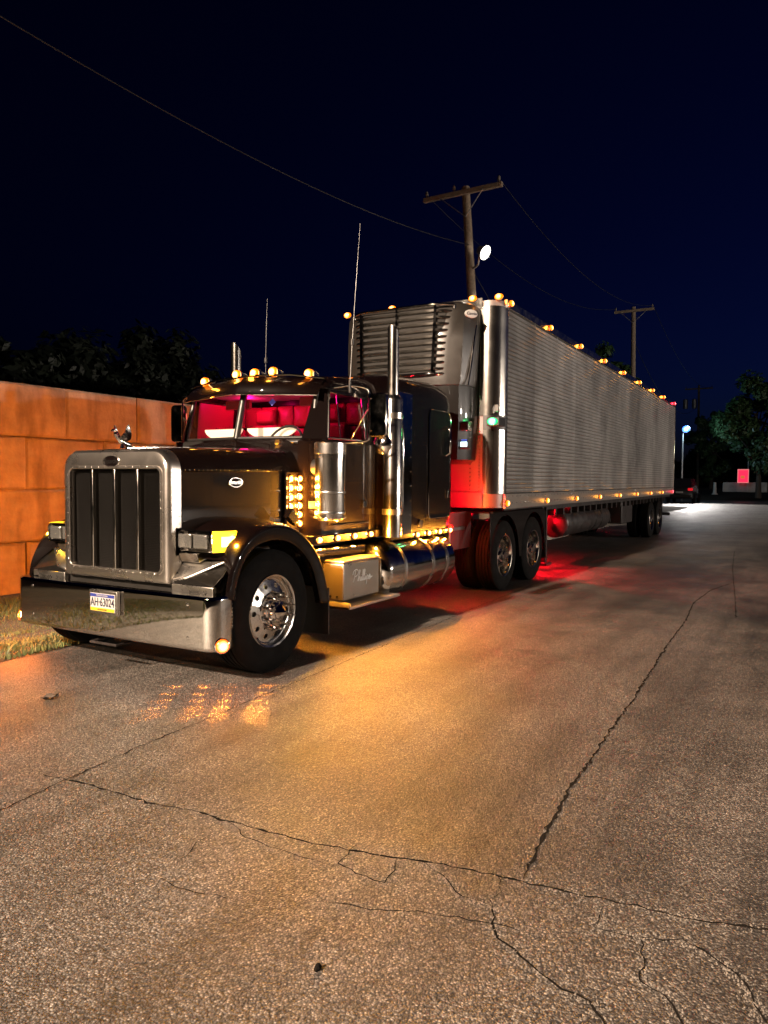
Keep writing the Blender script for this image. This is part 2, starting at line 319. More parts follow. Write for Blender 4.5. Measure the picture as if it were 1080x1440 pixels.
# ------------------------------------------------------------------ setting: ground, cracks, verge, bank
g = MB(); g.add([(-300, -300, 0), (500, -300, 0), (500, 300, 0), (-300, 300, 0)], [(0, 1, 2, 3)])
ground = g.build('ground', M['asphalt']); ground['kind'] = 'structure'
CR = [
 (.009, [(-3.6,-1.74),(-2.003,-1.677),(-1.569,-1.636),(-1.019,-1.585),(-.56,-1.59),(.079,-1.559),(.816,-1.554),(1.936,-1.516),(4.838,-1.446),(9,-1.40)]),
 (.017, [(-1.302,-4.101),(-1.096,-4.084),(-.816,-4.048),(-.645,-4.048),(-.326,-4.019),(.13,-4.017),(.76,-3.999),(1.484,-3.994),(2.408,-3.962),(3.659,-3.918),(5.098,-3.899),(6.453,-3.814),(7.851,-3.894),(9.102,-4.143)]),
 (.013, [(-1.623,-1.47),(-1.578,-1.821),(-1.573,-2.086),(-1.572,-2.265),(-1.525,-2.485),(-1.522,-2.712),(-1.508,-2.916),(-1.499,-3.154),(-1.45,-3.387),(-1.423,-3.551),(-1.367,-3.728),(-1.34,-3.897),(-1.313,-4.104),(-1.305,-4.22),(-1.293,-4.359),(-1.265,-4.502),(-1.253,-4.669),(-1.226,-4.802),(-1.167,-4.987),(-1.1,-5.5)]),
 (.007, [(-1.413,-3.364),(-1.58,-3.379),(-1.613,-3.488),(-1.609,-3.622),(-1.506,-3.615),(-1.411,-3.573)]),
 (.006, [(-1.522,-2.712),(-1.602,-2.89),(-1.616,-3.044),(-1.615,-3.237),(-1.602,-3.375)]),
 (.010, [(-1.498,-4.038),(-1.646,-4.102),(-1.715,-4.151),(-1.77,-4.25),(-1.821,-4.341),(-1.859,-4.424),(-1.871,-4.518),(-1.928,-4.571),(-2.05,-4.66)]),
 (.006, [(-1.377,-3.665),(-1.423,-3.756),(-1.467,-3.841),(-1.541,-3.937),(-1.543,-4.056)]),
 (.006, [(-1.669,-2.737),(-1.805,-2.76),(-1.927,-2.789)]), (.007, [(-2.041,-2.813),(-2.061,-2.934),(-2.034,-3.059),(-2.017,-3.155)]),
 (.006, [(-1.861,-3.449),(-1.821,-3.554),(-1.798,-3.668),(-1.709,-3.865),(-1.649,-4.098),(-1.618,-4.276)]),
 (.011, [(-1.457,-4.591),(-1.388,-4.724),(-1.435,-4.822),(-1.492,-4.904),(-1.532,-4.938),(-1.629,-4.964),(-1.68,-4.996),(-1.8,-5.05)]),
 (.009, [(-1.457,-4.591),(-1.611,-4.631),(-1.69,-4.634),(-1.719,-4.716),(-1.796,-4.769),(-1.95,-4.83)]),
 (.008, [(-1.324,-4.001),(-1.43,-4.057),(-1.498,-4.038)]), (.007, [(-1.321,-4.434),(-1.449,-4.438),(-1.479,-4.471),(-1.457,-4.591)]),
 (.012, [(5.513,-4.401),(8,-4.2),(11.016,-3.945),(14.938,-3.694)]),
]
for wd, pts in CR:
    big = wd > .01
    P = []
    for (x0, y0), (x1, y1) in zip(pts[:-1], pts[1:]):
        L_ = math.hypot(x1-x0, y1-y0); n = max(2, int(L_/.035)); nx, ny = -(y1-y0)/L_, (x1-x0)/L_
        for i in range(n):
            j = rnd.gauss(0, .006 if i else .002)
            P.append((x0+(x1-x0)*i/n+nx*j, y0+(y1-y0)*i/n+ny*j))
    P.append(pts[-1]); k = MB(); A, B = [], []
    for i, p in enumerate(P):
        a, b_ = P[max(0, i-1)], P[min(len(P)-1, i+1)]; L_ = math.hypot(b_[0]-a[0], b_[1]-a[1]) or 1
        nx, ny = -(b_[1]-a[1])/L_, (b_[0]-a[0])/L_
        h = wd*.40*rnd.choice((.35, .6, .8, 1, 1.1, 1.7 if big else 1.2))*min(1, .3+i*.2, .3+(len(P)-1-i)*.2)
        A.append((p[0]+nx*h, p[1]+ny*h, .004)); B.append((p[0]-nx*h, p[1]-ny*h, .004))
    k.loft([A, B]); k.build('crack', M['crack'], ground)

gb_v, gb_f = [], []
for i in range(5200):
    wd, pts = CR[rnd.choice((1, 1, 2, 2, 2, 2, 3, 4, 5, 5, 6, 9, 10, 10, 11, 13))] if i < 2400 else (.5, None)
    if pts:
        q = rnd.randrange(len(pts)-1); t = rnd.random(); x = pts[q][0]*(1-t)+pts[q+1][0]*t+rnd.gauss(0, .02); y = pts[q][1]*(1-t)+pts[q+1][1]*t+rnd.gauss(0, .02); r_ = rnd.uniform(.002, .0055)
    else: x = rnd.uniform(-3.4, 6); y = rnd.uniform(-6.5, -.5); r_ = rnd.uniform(.0015, .0045)
    b = len(gb_v); a0 = rnd.uniform(0, 6.28)
    for z, rr_ in ((0, r_), (r_*.8, r_*.75)):
        for k_ in range(5): a = a0+k_*1.2566; e = rnd.uniform(.7, 1.2)*rr_; gb_v.append((x+math.cos(a)*e, y+math.sin(a)*e*.8, z))
    gb_f += [(b+k_, b+(k_+1) % 5, b+5+(k_+1) % 5, b+5+k_) for k_ in range(5)]+[tuple(range(b+5, b+10))]
me = bpy.data.meshes.new('grit'); me.from_pydata(gb_v, [], gb_f); me.materials.append(mat('grit_stone', (.11, .095, .08), .8, var=.6, vscale=30)); tag(link('grit', me), 'loose grit scattered over the cracked asphalt', 'grit', kind='stuff')

# grass verge between the lot and the block wall
v = MB(); rows = []
for i in range(90):
    x = -22+i*.75; e = 1.12+.07*math.sin(x*2.1)+.05*math.sin(x*5.3)
    rows.append([(x, e, .004), (x, e+.10, .035), (x, e+.6, .06), (x, 2.6, .075), (x, 9, .09), (x, 60, .1)])
v.loft(rows); verge = v.build('verge', M['soil'], None, 60); verge['kind'] = 'structure'
gv, gf = [], []
def blade(x, y, z, h, wdt):
    a = rnd.uniform(0, 6.283); l = rnd.gauss(0, .45)*h; b = rnd.uniform(0, 6.283); o = len(gv)
    dx, dy = math.cos(a)*wdt, math.sin(a)*wdt; bx, by = math.cos(b)*l, math.sin(b)*l
    gv.extend([(x-dx, y-dy, z), (x+dx, y+dy, z), (x+dx*.6+bx*.35, y+dy*.6+by*.35, z+h*.6), (x-dx*.6+bx*.35, y-dy*.6+by*.35, z+h*.6), (x+bx, y+by, z+h)])
    gf.extend([(o, o+1, o+2, o+3), (o+3, o+2, o+4)])
for i in range(92000):
    x = (rnd.uniform(-.5, 4.6) if i % 2 else rnd.uniform(-9, 4.5)) if i % 5 else rnd.uniform(-20, 14); y = 1.04+abs(rnd.gauss(0, 1.3)) if i % 2 else rnd.uniform(1.05, 4.0)
    if y > 3.98 and x > .2: continue
    zz = .03 if y < 1.7 else .06
    if y < 1.12+rnd.uniform(0, .25): h = rnd.uniform(.02, .06)
    else: h = rnd.uniform(.03, .095)*(1+.5*math.sin(x*1.3+y*2))
    blade(x, y, zz-.02, h, rnd.uniform(.003, .007))
me = bpy.data.meshes.new('grass'); me.from_pydata(gv, [], gf); me.materials.append(M['grassm'])
tag(link('grass', me), 'short dry green grass on the verge beside the truck', 'grass', kind='stuff')
bk = MB(); rows = []
for i in range(40):
    y = -60+i*4; rows.append([(66, y, .002), (71, y, .45+.1*math.sin(y)), (76, y, .85+.1*math.sin(y*1.7)), (130, y, 1.1)])
bk.loft(rows); o = bk.build('earth_bank', M['soil'], None, 60); o['kind'] = 'structure'

# ------------------------------------------------------------------ block wall
wall = thing('retaining_wall', 'tall wall of big stained concrete blocks behind the truck', 'wall', (6, 4.35, .05))
def block_mesh(seed, L_=1.268, H=.70):
    rr = random.Random(seed); k = MB(); n = 10; mz = 6; rows = []
    for j in range(mz+1):
        row = []
        for i in range(n+1):
            ex = min(i, n-i); ez = min(j, mz-j); d = 0
            if ex == 0 or ez == 0: d = .035
            elif ex == 1 or ez == 1: d = .004
            row.append((-L_/2+L_*i/n+(rr.uniform(-.012, .012) if 0 < i < n else rr.uniform(-.006, .004)*0), d+rr.uniform(-.004, .006), H*j/mz+(rr.uniform(-.006, .006) if 0 < j < mz else 0)))
        rows.append(row)
    # tighten the chamfer
    for row in rows:
        for i, t in ((1, .03), (n-1, L_-.03)): row[i] = (-L_/2+t, row[i][1], row[i][2])
    for j, t in ((1, .03), (mz-1, H-.03)): rows[j] = [(a, b, t) for a, b, c in rows[j]]
    k.loft(rows); k.box(-L_/2, L_/2, .036, .7, 0, H)
    return k.mesh('block', M['block'], 35)
BMs = [block_mesh(i) for i in range(4)]; half = block_mesh(9)
for c in range(4):
    z0 = .055+c*.708; off = 2.666 if c % 2 == 1 else 2.04
    for i in range(-2, 11):
        x = off+1.28*i+.64+rnd.uniform(-.006, .006)
        o = link('block', BMs[(i*3+c) % 4], wall, M=Matrix.Translation((x, 4.0+rnd.uniform(-.012, .012), z0+rnd.uniform(-.003, .003))))

# ------------------------------------------------------------------ lamps helper
def dome(r, h, n=14, sx=1, sy=1):
    k = MB(); prof = [(r, 0), (r, h*.35), (r*.85, h*.75), (r*.5, h*.95), (r*.02, h)]
    k.lathe(prof, Matrix.Diagonal((sx, sy, 1, 1)), n); return k
LENS = {'amber': dome(.050, .040).mesh('lens', M['amber'], 60), 'small': dome(.032, .02, 12).mesh('lens', M['amber_s'], 60),
        'oval': dome(.036, .025, 14, 1.35, .75).mesh('lens', M['amber'], 60), 'trail': dome(.055, .045, 12, 1.2, .8).mesh('lens', M['amber_t'], 60),
        'red': dome(.055, .045, 12, 1.2, .8).mesh('lens', M['red_l'], 60), 'orange': dome(.055, .035, 14).mesh('lens', M['orange_l'], 60)}
BEZ = {}
for k_, (r_, sx_, sy_) in {'amber': (.056, 1, 1), 'small': (.037, 1, 1), 'oval': (.043, 1.35, .75), 'trail': (.061, 1.2, .8), 'red': (.061, 1.2, .8), 'orange': (.061, 1, 1)}.items():
    q = MB(); q.lathe([(r_, -.004), (r_, .008), (r_*.9, .012), (r_*.86, .004)], Matrix.Diagonal((sx_, sy_, 1, 1)), 14); BEZ[k_] = q.mesh('bezel', M['chrome'], 50)
def glow(parent, pos, power, color, r=.03, name='lamp_light'):
    d = bpy.data.lights.new(name, 'POINT'); d.energy = power; d.color = color; d.shadow_soft_size = r
    o = bpy.data.objects.new(name, d); col.objects.link(o); o.parent = parent; o.location = Vector(pos)-wloc(parent); return o
def marker(parent, pos, n, kind='amber', power=1.0, color=AMB, x=None, name='marker_light', off=.05, rad=.03):
    if color == AMB and pos[1] > .7 and abs(n[1]) > .8: color = (1, .175, .0)
    n = Vector(n).normalized()
    if x is not None:
        x = Vector(x); MM = frame(pos, x, n.cross(x))
    else: MM = facing(pos, n)
    o = link(name, LENS[kind], parent, M=MM); b = bpy.data.objects.new('bezel', BEZ[kind]); col.objects.link(b); b.parent = o
    if power: glow(parent, Vector(pos)+n*off, power, color, rad)
    return o

# ------------------------------------------------------------------ tractor
T = thing('semi_truck', 'dark long-nosed tractor truck with chrome grille, bumper and amber marker lights', 'truck', (3, 0, 0))
# chassis
k = MB()
for s in (-1, 1): k.box(.35, 8.15, s*.43-.05, s*.43+.05, .72, .98)
for x in (1.2, 3.0, 4.6, 6.2, 7.5, 8.0): k.box(x, x+.1, -.40, .40, .74, .94)
k.box(.5, 1.6, -.38, .38, .62, 1.1); k.build('chassis', M['frame'], T, bev=.01)
k = MB(); k.cyl((.745, -.85, .46), (.745, .85, .46), .07); k.build('front_axle', M['frame'], T, 40)
for x in (6.196, 7.516):
    k = MB(); k.cyl((x, -.6, .52), (x, .6, .52), .10); k.cyl((x-.16, 0, .52), (x+.16, 0, .52), .24, n=20); k.build('rear_axle', M['frame'], T, 40)
k = MB(); k.prism([(5.9, -.5), (6.9, -.5), (7.5, -.2), (7.5, .2), (6.9, .5), (5.9, .5)], 'z', 1.08, 1.19); k.box(6.2, 6.8, -.45, .45, .98, 1.09); k.build('fifth_wheel', M['frame'], T)

# bumper: swept plan, rolled edges
plan = []
for i in range(3): plan.append((.21-.03*i, 1.22))
for i in range(9): a = R(90*i/8); plan.append((.12-.12*math.sin(a)+.0, 1.10+.12*math.cos(a)))
half_ = plan; full = half_+[(-.012, .5), (-.016, 0), (-.012, -.5)]+[(x, -y) for x, y in reversed(half_)]
prof = [(.045, .310), (.012, .306), (.002, .318), (0, .34), (0, .52), (0, .70), (.002, .716), (.012, .728), (.05, .731), (.15, .733)]
rows = []
for dx, z in prof:
    row = []
    for i, (x, y) in enumerate(full):
        s = 1-dx/1.22
        row.append((x+dx*(1 if abs(y) < 1.15 else .6), y*s, z))
    rows.append(row)
k = MB(); k.loft(rows)
bump_o = k.build('bumper', M['bumper'], T, 40); sd = bump_o.modifiers.new('thick', 'SOLIDIFY'); sd.thickness = .004; sd.offset = -1
k = MB(); k.tube([(.16, .2, .24), (.02, .2, .235), (.02, -.12, .235), (.16, -.12, .24)], .012); k.build('tow_hook', M['frame'], T, 40)
k = MB(); [k.lathe([(.014, 0), (.012, .006), (.001, .008)], facing((-.002 if abs(y) < 1.0 else .0, y, z), (-1, 0, 0)), 8) for y in (-.95, -.55, .55, .95) for z in (.40, .66)]
k.build('bumper_bolts', M['silver'], T, 50)
for s in (-1, 1):
    marker(T, (.085, s*1.222, .352), (-.55, s*.83, 0), 'orange', 8 if s < 0 else 55, (1, .20, .02), name='bumper_light', off=.07)
RAYS = (((-.001, -.809), (-.317, -1.003), (-.632, -1.20)), ((.102, -1.018), (-.177, -1.235), (-.46, -1.428)), ((.214, -1.204), (-.081, -1.396), (-.367, -1.583)), ((.368, -1.42), (.054, -1.619), (-.262, -1.816)))  # extra narrow spots added to draw the orange streaks on the ground
for r_i, ray_ in enumerate(RAYS):
    for t_i, t_ in enumerate((0, .28, .52, .76, 1.0)):
        a_, b_ = Vector((*ray_[0], 0)), Vector((*ray_[2], 0)); tgt = a_+(b_-a_)*t_; src_ = Vector((.06, -1.31, .37)); dist = (tgt-src_).length
        d = bpy.data.lights.new('lamp_light', 'SPOT'); d.energy = (1, 1, .75, .45, .2)[t_i]*620*dist*dist/max(.35, .37/dist); d.color = (1, .27, .03); d.spot_size = 2*math.atan((.055 if r_i != 3 else .065)/dist)*(1, 1, 1.15, 1.3, 1.5)[t_i]; d.spot_blend = .8; d.shadow_soft_size = .006  # added spot for the orange streaks, not a lamp of the truck
        o = bpy.data.objects.new('lamp_light', d); col.objects.link(o); o.parent = T; o.matrix_local = Matrix.Translation(-wloc(T)) @ facing(src_, src_-tgt)
# plate
pl = MB(); pl.box(-.05, -.018, -.215, .125, .50, .70); plo = pl.build('license_plate', M['steel'], T, bev=.004)
q = MB(); q.box(-.056, -.0505, -.195, .105, .525, .675); q.build('plate_sheet', M['white'], plo, bev=.003)
q = MB(); q.box(-.0585, -.0562, -.19, .10, .645, .671); q.build('plate_band', M['navy'], plo)
q = MB(); q.box(-.0585, -.0562, -.19, .10, .529, .555); q.build('plate_band', M['yellow'], plo)
def place_text(txt, size, mt, at, x, y, parent, shear=0, depth=.0008, bold=0, sx=1, name='lettering'):
    return link(name, text_mesh(txt, size, mt, shear, depth, bold, sx), parent, M=frame(at, x, y))
place_text('AH\u00b763024', .098, M['ink'], (-.0585, -.045, .600), (0, -1, 0), (0, 0, 1), plo, bold=.0008, sx=.70)
place_text('PENNSYLVANIA', .022, M['white'], (-.0600, -.045, .658), (0, -1, 0), (0, 0, 1), plo, sx=.9)
place_text('APPORTIONED', .017, M['ink'], (-.0600, -.045, .541), (0, -1, 0), (0, 0, 1), plo)

# grille shell
def ring(hw, z0, z1, rt, rb, x): return [(x, y, z) for y, z in rrect(hw, z0, z1, rt, rb, 8)]
Z0, Z1, HW = .775, 1.872, .652
k = MB(); k.loft([ring(.553, .868, 1.708, .045, .045, .150), ring(.553, .868, 1.708, .045, .045, .098), ring(.560, .861, 1.715, .05, .05, .090),
  ring(.577, .844, 1.732, .065, .06, .090), ring(.580, .841, 1.735, .068, .062, .099), ring(.605, .80, 1.80, .10, .03, .096), ring(.630, .78, 1.848, .15, .02, .104), ring(.645, .776, 1.866, .17, .02, .125), ring(HW, Z0, Z1, .18, .02, .155), ring(HW, Z0, Z1, .18, .02, .232)], closed=True)
k.build('grille_shell', M['shell'], T, 38)
k = MB(); k.loft([ring(.60, .80, 1.80, .1, .03, .165), ring(.0, 1.3, 1.3, 0, 0, .165)], closed=True); k.build('radiator_core', M['dark'], T)
for y in (-.277, 0, .277):
    k = MB(); k.box(.106, .14, y-.016, y+.016, .862, 1.714); k.build('grille_bar', M['polished'], T, bev=.006)
for i in range(4):
    y0 = -.553+i*.277+.018; y1 = y0+.241; k = MB()
    for j in range(21): y = y0+(y1-y0)*j/20; k.box(.125, .129, y-.0014, y+.0014, .868, 1.708)
    for j in range(62): z = .872+.834*j/61; k.box(.1295, .1335, y0, y1, z-.0014, z+.0014)
    k.build('grille_screen', M['screen'], T)
k = MB()
for j in range(15):
    for s in (-1, 1): k.lathe([(.006, 0), (.005, .003), (.0005, .0045)], facing((.21, s*HW, .83+.86*j/14), (0, s, 0)), 6)
for j in range(13):
    for z in (.852, 1.724): k.lathe([(.006, 0), (.005, .003), (.0005, .0045)], facing((.0895, -.5+1.0*j/12, z), (-1, 0, 0)), 6)
for j in range(12):
    for y in (-.569, .569): k.lathe([(.006, 0), (.005, .003), (.0005, .0045)], facing((.0895, y, .92+.74*j/11), (-1, 0, 0)), 6)
k.build('shell_rivets', M['silver'], T, 60)
def oval_badge(at, x, y, a, b, parent, txt, size):
    MM = frame(at, x, y); z = Vector(x).cross(Vector(y))
    k = MB(); k.lathe([(1, 0), (1, .006), (.94, .010), (.86, .010), (.84, .005), (.01, .005)], MM @ Matrix.Diagonal((a, b, 1, 1)), 40, mi=0)
    k.mi = [0 if i < 4*40 else 1 for i in range(len(k.f))]
    bo = k.build('emblem', [M['silver'], M['paint']], parent, 40)
    link('lettering', text_mesh(txt, size, M['silver'], .35, .0015, size*.012), bo, M=frame(Vector(at)+z*.007, x, y)); return bo
e1 = oval_badge((.096, .01, 1.772), (0, -1, 0), (0, 0, 1), .105, .05, T, 'Peterbilt', .058)

k = MB(); k.box(.17, .20, -.66, .66, .50, .80); k.build('front_valance', M['black'], T)
# hood
k = MB(); rows = []
for x, wd, zt in ((.232, .645, 1.868), (.24, .655, 1.882), (.5, .685, 1.90), (.9, .735, 1.915), (1.3, .785, 1.93), (1.62, .82, 1.945), (1.66, .822, 1.93)):
    zs = 1.682+(zt-1.868)*.4; p = [(wd, 1.02), (wd, 1.3), (wd, 1.5), (wd, zs-.006), (wd+.008, zs), (wd-.003, zs+.02), (wd-.03, zs+.10), (wd-.085, zt-.05), (wd-.17, zt-.018), (wd*.55, zt-.003), (wd*.25, zt), (0, zt)]
    rows.append([(x, y, z) for y, z in p]+[(x, -y, z) for y, z in reversed(p[:-1])])
k.loft(rows); k.build('hood', M['paint'], T, 30)
k = MB(); k.box(.26, 1.60, -.012, .012, 1.88, 1.90, M=Matrix.Shear('XY', 4, (0, 0))); k.prism([(.25, 1.885), (1.62, 1.948), (1.62, 1.958), (.25, 1.896)], 'y', -.014, .014)
k.v = k.v[8:]; k.f = [tuple(i-8 for i in f) for f in k.f[6:]]; k.mi = k.mi[6:]
k.build('hood_hinge', M['polished'], T)
k = MB()
for s in (-1, 1):
    for j in range(26):
        x = .27+1.15*j/25; wd = .655+.125*(x-.24)/1.06; k.lathe([(.0065, 0), (.005, .003), (.0005, .005)], facing((x, s*(wd+.007), 1.70+.012*x), (0, s, 0)), 6)
    for j in range(4):
        for xx in (1.36, 1.47): k.lathe([(.0065, 0), (.005, .003), (.0005, .005)], facing((xx, s*(.655+.125*(xx-.24)/1.06+.001), 1.28+.11*j), (0, s, 0)), 6)
k.build('hood_rivets', M['silver'], T, 60)
dy = (.735-.685)/.4
for s in (-1,):
    oval_badge((.804, s*.728, 1.600), Vector((1, s*dy, 0)).normalized(), (0, 0, 1), .082, .045, T, 'Peterbilt', .046)
# amber light panel at the rear of the hood
for s in (-1, 1):
    k = MB(); k.box(1.395, 1.66, s*.826-.012, s*.826+.012, 1.14, 1.70); k.build('light_panel', M['paint'], T, bev=.004)
    pn = Vector((-.115, s, 0)).normalized(); px_ = Vector((1, s*.115, 0)).normalized()
    for j in range(5): marker(T, (1.45, s*.839, 1.637-.0885*j), pn, 'small', 12 if s < 0 else 26, x=px_, name='panel_light', off=.034, rad=.010)
    for j in range(6): marker(T, (1.592, s*.839, 1.637-.0865*j), pn, 'small', 12 if s < 0 else 26, x=px_, name='panel_light', off=.034, rad=.010)

# front fenders
arch = [(.155, .70), (.165, .80), (.215, .93), (.31, 1.075), (.45, 1.18), (.64, 1.235), (.84, 1.235), (1.04, 1.185), (1.21, 1.09), (1.36, .95), (1.455, .79), (1.515, .62), (1.55, .48)]
arch = [(p.x, p.y) for p in catmull([(a, b, 0) for a, b in arch], 4)]
cx, cz = .80, .52
for s in (-1, 1):
    rows = []
    for y, d in ((1.15, -.125), (1.20, -.12), (1.215, -.095), (1.228, -.03), (1.226, -.008), (1.205, .012), (1.15, .030), (1.05, .045), (.9, .055), (.72, .06), (.62, .06)):
        row = []
        for x, z in arch:
            if y < 1.16:
                lim = .33 if y < 1.12 else .26
                if x < lim: x, z = lim, max(z, .95 if y < 1.12 else .86)
            l = math.hypot(x-cx, z-cz); row.append((x+(x-cx)/l*d, s*y, z+(z-cz)/l*d))
        rows.append(row)
    k = MB(); k.loft(rows); fo = k.build('front_fender', M['paint'], T, 50); sd = fo.modifiers.new('t', 'SOLIDIFY'); sd.thickness = .006
    # bright angular apron under the headlamp
    k = MB()
    k.prism([(.66, .66), (1.10, .66), (1.10, .785), (.66, .785)], 'x', .115, .155)
    k.v = [(a, abs(b)*s, c) for a, b, c in k.v]; k.build('fender_apron', M['steel'], T, bev=.004)
    k = MB(); k.add([(.12, .66*s, .787), (.12, 1.10*s, .787), (.20, 1.12*s, .86), (.345, 1.10*s, .965), (.345, .66*s, .965), (.17, .66*s, .87)], [(0, 1, 2, 3, 4, 5)]); k.build('apron_deck', M['reefer_dark'], T)
    k = MB(); k.add([(.125, .658*s, .80), (.14, .80*s, .825), (.30, 1.06*s, .955), (.25, .658*s, .93)], [(0, 1, 2, 3)]); k.v += [(a, b, c+.02) for a, b, c in k.v]
    k.f = [(0, 1, 2, 3), (7, 6, 5, 4)]+[(i, (i+1) % 4, 4+(i+1) % 4, 4+i) for i in range(4)]; k.mi = [0]*6; k.build('apron_gusset', M['steel'], T, bev=.006)
    k = MB(); k.prism([(.157, .66), (.157, .783), (.30, .925), (.36, .95), (.36, .66)], 'y', s*.655, s*1.10); k.build('apron_support', M['paint'], T, bev=.008)
    k = MB(); k.box(1.535, 1.55, min(s*.70, s*1.222), max(s*.70, s*1.222), .175, .62); k.build('mud_flap', M['flap'], T, bev=.004)
    k = MB(); k.add([(1.2, s*1.0, 1.29), (1.34, s*1.0, 1.20), (1.36, s*1.0, 1.28), (1.28, s*1.0, 1.37)], [(0, 1, 2, 3)]); k.v += [(a, b-s*.06, c) for a, b, c in k.v]
    k.f = [(0, 1, 2, 3), (7, 6, 5, 4)]+[(i, (i+1) % 4, 4+(i+1) % 4, 4+i) for i in range(4)]; k.mi = [0]*6; k.build('fender_vent', M['paint'], T, bev=.008)
    # headlamp pod
    hp = MB(); y0, y1 = .625, 1.005
    hp.loft([[(x, s*(.815+(yy)*f), 1.13+zz*f) for yy, zz in rrect(.19, -.085, .085, .03, .03, 4)] for x, f in ((.50, .72), (.40, .93), (.235, 1), (.205, 1), (.198, .975), (.198, .90), (.215, .88))], closed=True, cap=True)
    ho = hp.build('headlamp_pod', M['chrome'], T, 40)
    for a, b in ((.650, .795), (.815, .968)):
        q = MB(); q.loft([[(x, s*((a+b)/2+yy*f), 1.128+zz*f) for yy, zz in rrect((b-a)/2, -.058, .058, .012, .012, 3)] for x, f in ((.21, 1), (.198, .98), (.190, .85), (.187, .3))], closed=True, cap=True); q.build('headlamp', M['lens'], ho, 30)
    q = MB(); q.loft([[(x, s*((.722 if j == 0 else .89)+yy), 1.128+zz) for yy, zz in rrect(.082, -.066, .066, .015, .015, 3)] for j in (0,) for x in (.196, .185)], closed=True); q.loft([[(x, s*(.8915+yy), 1.128+zz) for yy, zz in rrect(.086, -.066, .066, .015, .015, 3)] for x in (.196, .185)], closed=True)
    q.build('headlamp_trim', M['chrome'], ho, 40)
    sg = MB(); out = []
    pts = [(.215, 1.006), (.237, 1.03), (.262, 1.06), (.30, 1.09), (.36, 1.112), (.42, 1.09), (.44, 1.03)]
    sg.loft([[(x+(0 if f == 1 else .0), s*(1.006+(y-1.006)*f), z) for x, y in pts] for z, f in ((1.045, .72), (1.052, .93), (1.075, 1), (1.185, 1), (1.208, .93), (1.215, .72))]); so = sg.build('turn_signal', M['signal'], ho, 50)
    q = MB(); q.loft([[(x-.004, s*(y+.003), z) for x, y in pts[2:5]] for z in (1.09, 1.17)]); q.build('signal_bulb', M['signal_hot'], so)
    glow(T, (.30, s*1.17, 1.12), 45 if s < 0 else 22, (1, .52, .03), .03)
    q = MB(); q.prism([(.19, 1.03), (.42, 1.03), (.42, 1.0), (.22, .955)], 'y', s*.66, s*.86); q.build('pod_bracket', M['polished'], T, bev=.004)
    q = MB(); q.box(.165, .235, s*.637-.015, s*.637+.015, 1.0, 1.235); q.build('pod_plate', M['polished'], T, bev=.004)

# hood ornament: bird with raised wings
k = MB(); k.tube(catmull([(.30, 0, 1.905), (.24, 0, 1.925), (.18, 0, 1.95), (.14, 0, 1.99), (.128, 0, 2.025), (.105, 0, 2.035), (.085, 0, 2.02)], 4), [.010]+[.022]*8+[.016]*6+[.011]*6+[.010, .008, .006, .003], 10)
k.cyl((.20, 0, 1.885), (.20, 0, 1.925), .018, .012)
for s in (-1, 1):
    A = catmull([(.15, s*.012, 1.965), (.165, s*.05, 2.0), (.175, s*.07, 2.04), (.19, s*.078, 2.085)], 5); B = catmull([(.24, s*.012, 1.945), (.245, s*.05, 1.965), (.232, s*.074, 2.01), (.20, s*.080, 2.085)], 5)
    k.loft([A, [(a+b)/2+Vector((0, s*.008, 0)) for a, b in zip(A, B)], B]); k.loft([[p+Vector((0, s*.006, 0)) for p in A], [p+Vector((0, s*.006, 0)) for p in B]])
k.build('hood_ornament', M['chrome'], T, 60)

# ---- wheels
def annulus_with_holes(k, r0, r1, x0, x1, nh, hr, hc, M_, N=20):
    for h in range(nh):
        a0 = 2*math.pi*h/nh; da = math.pi/nh; bd = []; hl = []
        for i in range(N):
            t = 2*math.pi*i/N; # square-ish boundary of the sector
            u, v_ = math.cos(t), math.sin(t); m_ = max(abs(u), abs(v_)); u, v_ = u/m_, v_/m_
            r = (r0+r1)/2+(r1-r0)/2*u; a = a0+da*v_; xx = x0+(x1-x0)*(r-r0)/(r1-r0)
            bd.append(M_ @ Vector((r*math.cos(a), r*math.sin(a), xx)))
            rr = hc+hr*math.cos(t); aa = a0+hr*math.sin(t)/hc; xx = x0+(x1-x0)*(rr-r0)/(r1-r0)
            hl.append((rr, aa, xx))
        H0 = [M_ @ Vector((r*math.cos(a), r*math.sin(a), x)) for r, a, x in hl]; H1 = [M_ @ Vector((r*math.cos(a), r*math.sin(a), x-.03)) for r, a, x in hl]
        k.loft([bd, H0, H1], closed=True)
